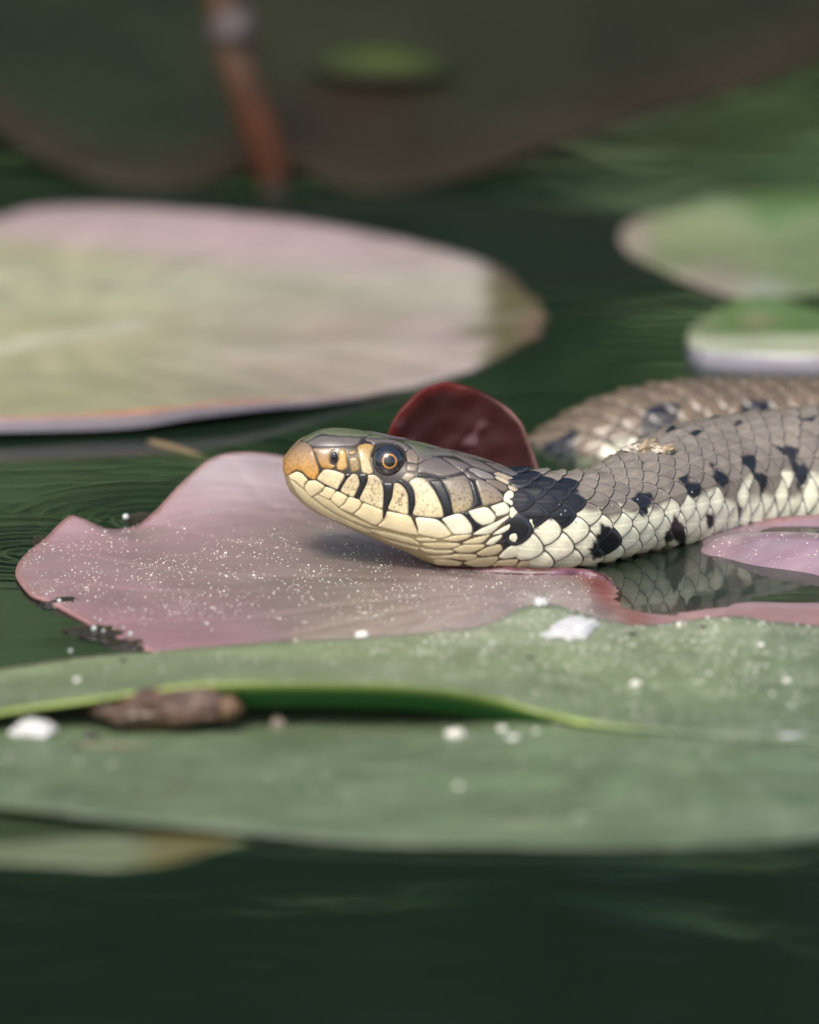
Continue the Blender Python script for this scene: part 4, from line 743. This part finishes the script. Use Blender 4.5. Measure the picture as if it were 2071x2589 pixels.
while s < S_END:
    rloc = np.interp(s, fine, FH[:, 3]); Pp = np.interp(rloc, [5.6, 9], [2.75, 3.1])
    for j in range(NR + 1):
        if j == NR: tc_, tw = math.pi, math.radians(84) / 2   # belly shield
        else: tc_, tw = rowc[j], roww[j]
        sc = s + (Pp / 2 if (j % 2) else 0)
        ctr = surf(sc, abs(tc_))[0]; pc = proj(ctr)
        if sc < cum[22] and pc[0] < np.interp(pc[1], PY, PX): continue
        r2 = np.interp(sc, fine, FH[:, 3]); b2 = np.interp(sc, fine, FH[:, 4])
        jit = rng.uniform(-.08, .08, 3)
        a_, b_ = Pp * .64 * (1 + jit[0]), tw * (.98 if j < NR else 1.05) * (1 + jit[1])
        # rounded rhomb, free end towards the tail
        du = DU; dv = DV * (1 - .35 * np.abs(DU) ** 1.6)
        ss = sc + du * a_; tt = tc_ + dv * b_
        r = np.sqrt(DU ** 2 + DV ** 2); tiltu = (du + 1) / 2
        edge = sstep(1.0, .72, r)
        off = -.20 + .58 * tiltu + .24 * edge * (.4 + .6 * tiltu)
        if j < NR and abs(j - half) < 6: off = off + .13 * np.exp(-(dv / .13) ** 2) * edge
        off = off * (r2 / 8.0) ** .5 * 1.2
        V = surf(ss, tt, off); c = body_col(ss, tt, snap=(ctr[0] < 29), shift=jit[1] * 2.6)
        c = c * (1 + jit[2] * 1.6) * (1 - (.45 * (1 - sstep(1.0, .86, r)) * sstep(-.5, .3, du) + .16 * sstep(.1, -.9, du) + .20 * sstep(.15, 1.0, -dv * np.sign(tc_) * .4 + .6 * np.abs(du)))[:, None])  # includes painted shade of the preceding scale on each scale's front
        if not (c[:, 0] < .03).all():
            rimk = (1 - sstep(1.0, .84, r)) * sstep(-.6, .1, du) * .4; m_ = c[:, 0] > .02; cr = mixc(c, (.085, .06, .04), rimk); c[m_] = cr[m_]; brown = sstep(.35, .95, du) * sstep(0.02, .2, np.abs(tt) - 1.0) * sstep(-.3, .6, -dv * np.sign(tc_)) * .85; m_ = c[:, 0] > .03; cb = mixc(c, (.30, .23, .13), brown); c[m_] = cb[m_]
        pv = proj(V); ctr0 = surf(sc, tc_)[0]; nrm = surf(sc, tc_, 1.0)[0] - ctr0; vd = (CAMP - ctr0); vd /= np.linalg.norm(vd)
        ext = np.ptp(pv, axis=0); vis = (nrm @ vd > .05) and (-10 < pc[0] < 2090) and ctr0[2] > -1.5 and -200 < proj(ctr0)[0] < 2090
        back = sc > cum[27] and not (cum[29] + 1 < sc)
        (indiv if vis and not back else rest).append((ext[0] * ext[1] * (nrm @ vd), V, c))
    s += Pp; si += 1
indiv.sort(key=lambda q: -q[0]); rest += indiv[290:]; indiv = indiv[:290]
zz = np.zeros(gN * gN); SUV = np.stack([DU, DV, np.maximum(np.sqrt(DU ** 2 + DV ** 2), .02)], -1)
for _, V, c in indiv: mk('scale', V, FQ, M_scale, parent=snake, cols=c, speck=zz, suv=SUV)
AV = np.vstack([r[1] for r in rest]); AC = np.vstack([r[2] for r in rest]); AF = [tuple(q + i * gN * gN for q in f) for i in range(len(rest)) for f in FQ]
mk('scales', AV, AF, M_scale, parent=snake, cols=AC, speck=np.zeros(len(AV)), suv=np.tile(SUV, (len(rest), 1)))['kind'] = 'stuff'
print('scales', len(indiv), len(rest), 'plates', len(plates))
sbv = BVHTree.FromPolygons([tuple(p) for p in AV], AF)

# ---------------------------------------------------------------- small things
def on(key, px, py):
    top, tri, bv = LEAFS[key]; d = ray(px, py); d = d / np.linalg.norm(d); r = bv.ray_cast(Vector(CAMP), Vector(d))
    return np.array(r[0]) if r[0] is not None else at_z(px, py, .6)
# pollen
def pollen(name, key, region, n, rmin, rmax, label, dens=None):
    v, f = ico(1); VV = []; FF = []; cnt = 0; tries = 0
    while cnt < n and tries < n * 14:
        tries += 1; px = random.uniform(*region[0:2]); py = random.uniform(*region[2:4])
        if dens is not None and random.random() > dens(px, py): continue
        if random.random() > .25 + 1.5 * max(0, .25 + mnoise.noise(Vector((px * .012, py * .03, 3)))): continue
        top, tri, bv = LEAFS[key]; d = ray(px, py); d = d / np.linalg.norm(d); r = bv.ray_cast(Vector(CAMP), Vector(d))
        if r[0] is None or r[0].z < .05: continue
        rr = min(rmax * 2.4, (rmin + rmax) * .42 * math.exp(random.gauss(0, .42))); k = len(FF) // len(f)
        VV.append(v * rr * np.array([random.uniform(.8, 1.5), 1, .7]) + np.array(r[0]) + np.array([0, 0, rr * .4])); FF += [tuple(i + len(v) * k for i in q) for q in f]; cnt += 1
    if VV: tag(mk(name, np.vstack(VV), FF, M_pollen, loc=at_z((region[0] + region[1]) / 2, (region[2] + region[3]) / 2, 0)), label, 'pollen', kind='stuff')
pollen('pollen', 'pink', (60, 1500, 1290, 1600), 2600, .04, .09, 'fine white pollen grains scattered over the pinkish leaf', lambda x, y: sstep(1280, 1420, y) * (1 - .75 * sstep(1540, 1600, y)) * (.35 + .65 * (.5 + .5 * math.sin(x * .013 + y * .05))))
pollen('pollen', 'pink', (1760, 2071, 1330, 1440), 70, .05, .1, 'sparse pollen on the raised mauve leaf part beside the snake')
pollen('pollen', 'rear', (0, 2071, 1530, 1840), 2600, .045, .12, 'pale pollen grains dusted over the back half of the green leaf', lambda x, y: (.25 + .75 * sstep(700, 1200, x)) * (.4 + .6 * sstep(1800, 1600, y)))
pollen('pollen', 'front', (0, 2071, 1800, 2080), 260, .06, .17, 'few pale pollen grains dotted over the front half of the green leaf')
def crumb(name, key, px, py, size, mat, label, cat, rot=0., sub=3, amp=.3, seed=0., f=1.6, lift=.35, group=None):
    c = on(key, px, py); V, F = lump(c + np.array([0, 0, size[2] * lift]), size, rot, sub, amp, f, seed); return tag(mk(name, V, F, mat, loc=c), label, cat, group)
# brown rotting seed pod
c = on('front', 430, 1835); c[1] += -2.0; c[2] += .9
pod = empty('seed_pod', c); tag(pod, 'wet brown seed pod lying under the lifted green leaf edge', 'seed pod')
V, F = lump(c + np.array([.4, 0, 2.0]), (7.2, 2.8, 2.35), .05, 5, .30, 1.5, 5, .02); V[:, 2] -= .05 * np.clip(-(V[:, 0] - c[0]), 0, 9) * .6; mk('husk', V, F, M_brown, parent=pod)
V, F = lump(c + np.array([7.0, -.6, 2.0]), (1.7, 1.4, 1.5), 0, 3, .35, 2, 8); mk('knob', V, F, plain('knob_brown', (.14, .08, .045), .5, nscale=600, mott=.5, bump=.6), parent=pod)
V, F = lump(c + np.array([-7.0, .2, 1.4]), (2.6, 1.4, 1.0), 0, 3, .25, 2, 3); mk('tip', V, F, M_brown, parent=pod)
crumb('dropping', 'front', 85, 1850, (2.4, 2.6, 1.2), M_white, 'white bird dropping beside the brown seed pod', 'dropping', .2, 4, .5, 2, 1.25)
crumb('pellet', 'front', 702, 1838, (1.0, 1.0, .95), plain('pellet', (.22, .19, .15), .5, nscale=900, mott=.5), 'round grey-brown pellet in the shade of the lifted leaf edge', 'pellet', 0, 3, .2, 4)
crumb('pellet', 'front', 230, 1868, (.9, .8, .7), plain('dark_pellet', (.05, .05, .045), .5), 'dark round pellet in front of the brown seed pod', 'pellet', 0, 3, .2, 6)
crumb('leaf_bit', 'front', 190, 1895, (.7, .6, .6), plain('dark_bit', (.08, .09, .06), .5), 'tiny dark bit by the thin straw on the green leaf', 'debris', 0, 2, .3, 9)
for (px, py, w_, lab) in [(1150, 1860, 1.5, 'flat pale flake near the end of the lifted edge'), (1270, 1845, .8, 'pale round crumb touching a second crumb, the farther of the two'), (1297, 1868, .9, 'pale round crumb touching a second crumb, the nearer of the two'), (1355, 1850, .5, 'tiny pale crumb where the lifted edge meets the leaf')]:
    crumb('crumb', 'front', px, py, (w_ * .8, w_ * .65, w_ * .42), M_pollen, lab, 'crumb', .3, 3, .3, px * .1)
crumb('petal_flake', 'front', 2010, 1868, (3.0, 1.2, .35), M_white, 'long white flake on the leaf crease at its far right', 'flake', .05, 3, .2, 4)
crumb('dropping', 'rear', 1447, 1592, (2.6, 4.6, .55), M_white, 'white smear of bird dropping on the hump of the green leaf', 'dropping', -.5, 4, .55, 3, 1.3)
for px, py, r_, lab in [(1608, 1732, .6, 'cream crumb midway across the green leaf'), (1925, 1632, .35, 'small white crumb near the pink puddle'), (1717, 1580, .35, 'white crumb at the edge of the red shore'), (1990, 1723, .45, 'pale crumb on the right half of the green leaf'), (195, 1722, .4, 'pale crumb above the brown seed pod'), (915, 1612, .8, 'cream crumb on the back margin of the green leaf')]:
    crumb('crumb', 'rear', px, py, (r_ * 1.2, r_, r_ * .8), M_pollen, lab, 'crumb', 0, 2, .25, px * .3)
for px, py, lab in [(1338, 1665, 'black speck below the white smear'), (1600, 1605, 'black speck by the red shore'), (1775, 1588, 'black speck near the wavy leaf margin'), (310, 1673, 'black speck on the left margin of the green leaf')]:
    crumb('dark_speck', 'rear', px, py, (.55, .3, .25), M_wetdark, lab, 'speck', .4, 2, .3, px)
# thin straw
p0, p1 = on('front', 190, 1888), on('front', 370, 1892); V, F = tube([lerp(p0, p1, t) + np.array([0, 0, .25]) for t in np.linspace(0, 1, 6)], [.14] * 6, 6); tag(mk('straw', V, F, M_tan, loc=p0), 'thin pale straw lying on the green leaf before the pod', 'straw')
# seed tuft with hairs
c = on('rear', 1368, 1532); tuft = empty('seed_tuft', c); tag(tuft, 'white fluffy seed tuft on the peak of the green leaf', 'seed tuft')
V, F = lump(c + np.array([0, 0, .45]), (.9, .7, .55), 0, 3, .5, 2.2, 6); mk('fluff', V, F, M_white, parent=tuft)
for k in range(10):
    a = random.uniform(.1, math.pi - .1); L_ = random.uniform(2, 5.2); pts = [c + np.array([math.cos(a) * L_ * t, random.uniform(-1, 1) * t * .3 + 1.2 * t, .5 + math.sin(a) * L_ * t * .9 - .5 * t * t]) for t in np.linspace(0, 1, 6)]
    V, F = tube(pts, np.linspace(.018, .008, 6), 5); mk('hair', V, F, M_hair, parent=tuft)
# wet dark debris round the pink leaf
for (px, py, sz_, lab) in [(155, 1525, (3.2, 2.5, .9), 'glistening dark debris clump on the left margin of the pinkish leaf'), (255, 1600, (4.5, 4.0, .7), 'wet dark debris floating below the pinkish leaf edge'), (325, 1627, (3.2, 3.2, .6), 'wet dark debris between pinkish leaf and green leaf'), (365, 1312, (2.6, 4, .6), 'wet dark debris in the notch behind the pinkish leaf'), (105, 1366, (1.4, 3, .6), 'dark wet scrap beside the pointed corner of the pinkish leaf')]:
    c = at_z(px, py, .1); V, F = lump(c + np.array([0, 0, -.15]), (sz_[0] * .9, sz_[1] * .9, sz_[2] * .75), 0, 4, .42, 1.8, px); tag(mk('wet_debris', V, F, M_wetdark, loc=c), lab, 'debris')
M_bub = plain('bubble', (.5, .55, .5), .05, 1.0)
for i, (px, py, r_, lab) in enumerate([(238, 1592, .35, 'bright bubble on the floating dark debris'), (262, 1598, .22, 'tiny bubble on the floating dark debris'), (330, 1606, .3, 'bubble on dark debris between the two leaves'), (318, 1310, .45, 'bubble in the notch behind the pinkish leaf'), (150, 1522, .3, 'bubble on the clump at the pinkish leaf margin'), (178, 1637, .25, 'lone bubble on open water near the green leaf')]):
    c = at_z(px, py, .5); v, f = ico(3); tag(mk('bubble', v * r_ + c + np.array([0, 0, .15 if i != 5 else -.45]), f, M_bub, loc=c), lab, 'bubble')
# debris on the snake
def on_snake(px, py):
    d = ray(px, py); d = d / np.linalg.norm(d); r = bvh.ray_cast(Vector(CAMP), Vector(d)); return np.array(r[0]) + np.array(r[1]) * .3
c = on_snake(1640, 1143); fk = empty('dry_flake', c); tag(fk, 'crumpled dry skin flake stuck on the top of the snake body', 'flake')
for k, (dx, dz, a) in enumerate([(-1.6, -.1, 0), (-.4, .25, .4), (.9, .1, -.3), (1.9, -.2, .2), (.3, -.5, 0)]):
    V, F = lump(c + np.array([dx, .2, dz + .1]), (1.5, 1.0, .55), a, 4, .7, 2.2, 3 * k + 1, a); mk('fold', V, F, M_tan if k % 2 else plain('pale_flake', (.5, .45, .36), .35, .3, nscale=1500, mott=.5, bump=.7), parent=fk)
c = on_snake(1866, 1338); V, F = lump(c + np.array([0, -.3, 0]), (.75, .5, .8), 0, 3, .4, 2, 3); tag(mk('plant_crumb', V, F, M_brown, loc=c), 'brown plant crumb caught at the snake waterline', 'debris')
for i, (zi, x, y) in enumerate([(3, 1330, 710), (3, 905, 800), (3, 945, 805), (3, 1050, 775), (3, 1610, 650), (3, 290, 605), (3, 475, 765), (3, 545, 830), (3, 500, 870), (4, 320, 1275), (3, 660, 945), (3, 1065, 970)]):
    p = Z(zi, [(x, y)])[0]; c = on_snake(*p); v, f = ico(2); tag(mk('water_drop', v * .1 + c + np.array([0, -.12, .05]), f, M_bub, loc=c), 'tiny bright water drop on the snake scales', 'water drop', 'water drops on the snake')
for o in bpy.data.objects:
    if '_base' in o: del o['_base']
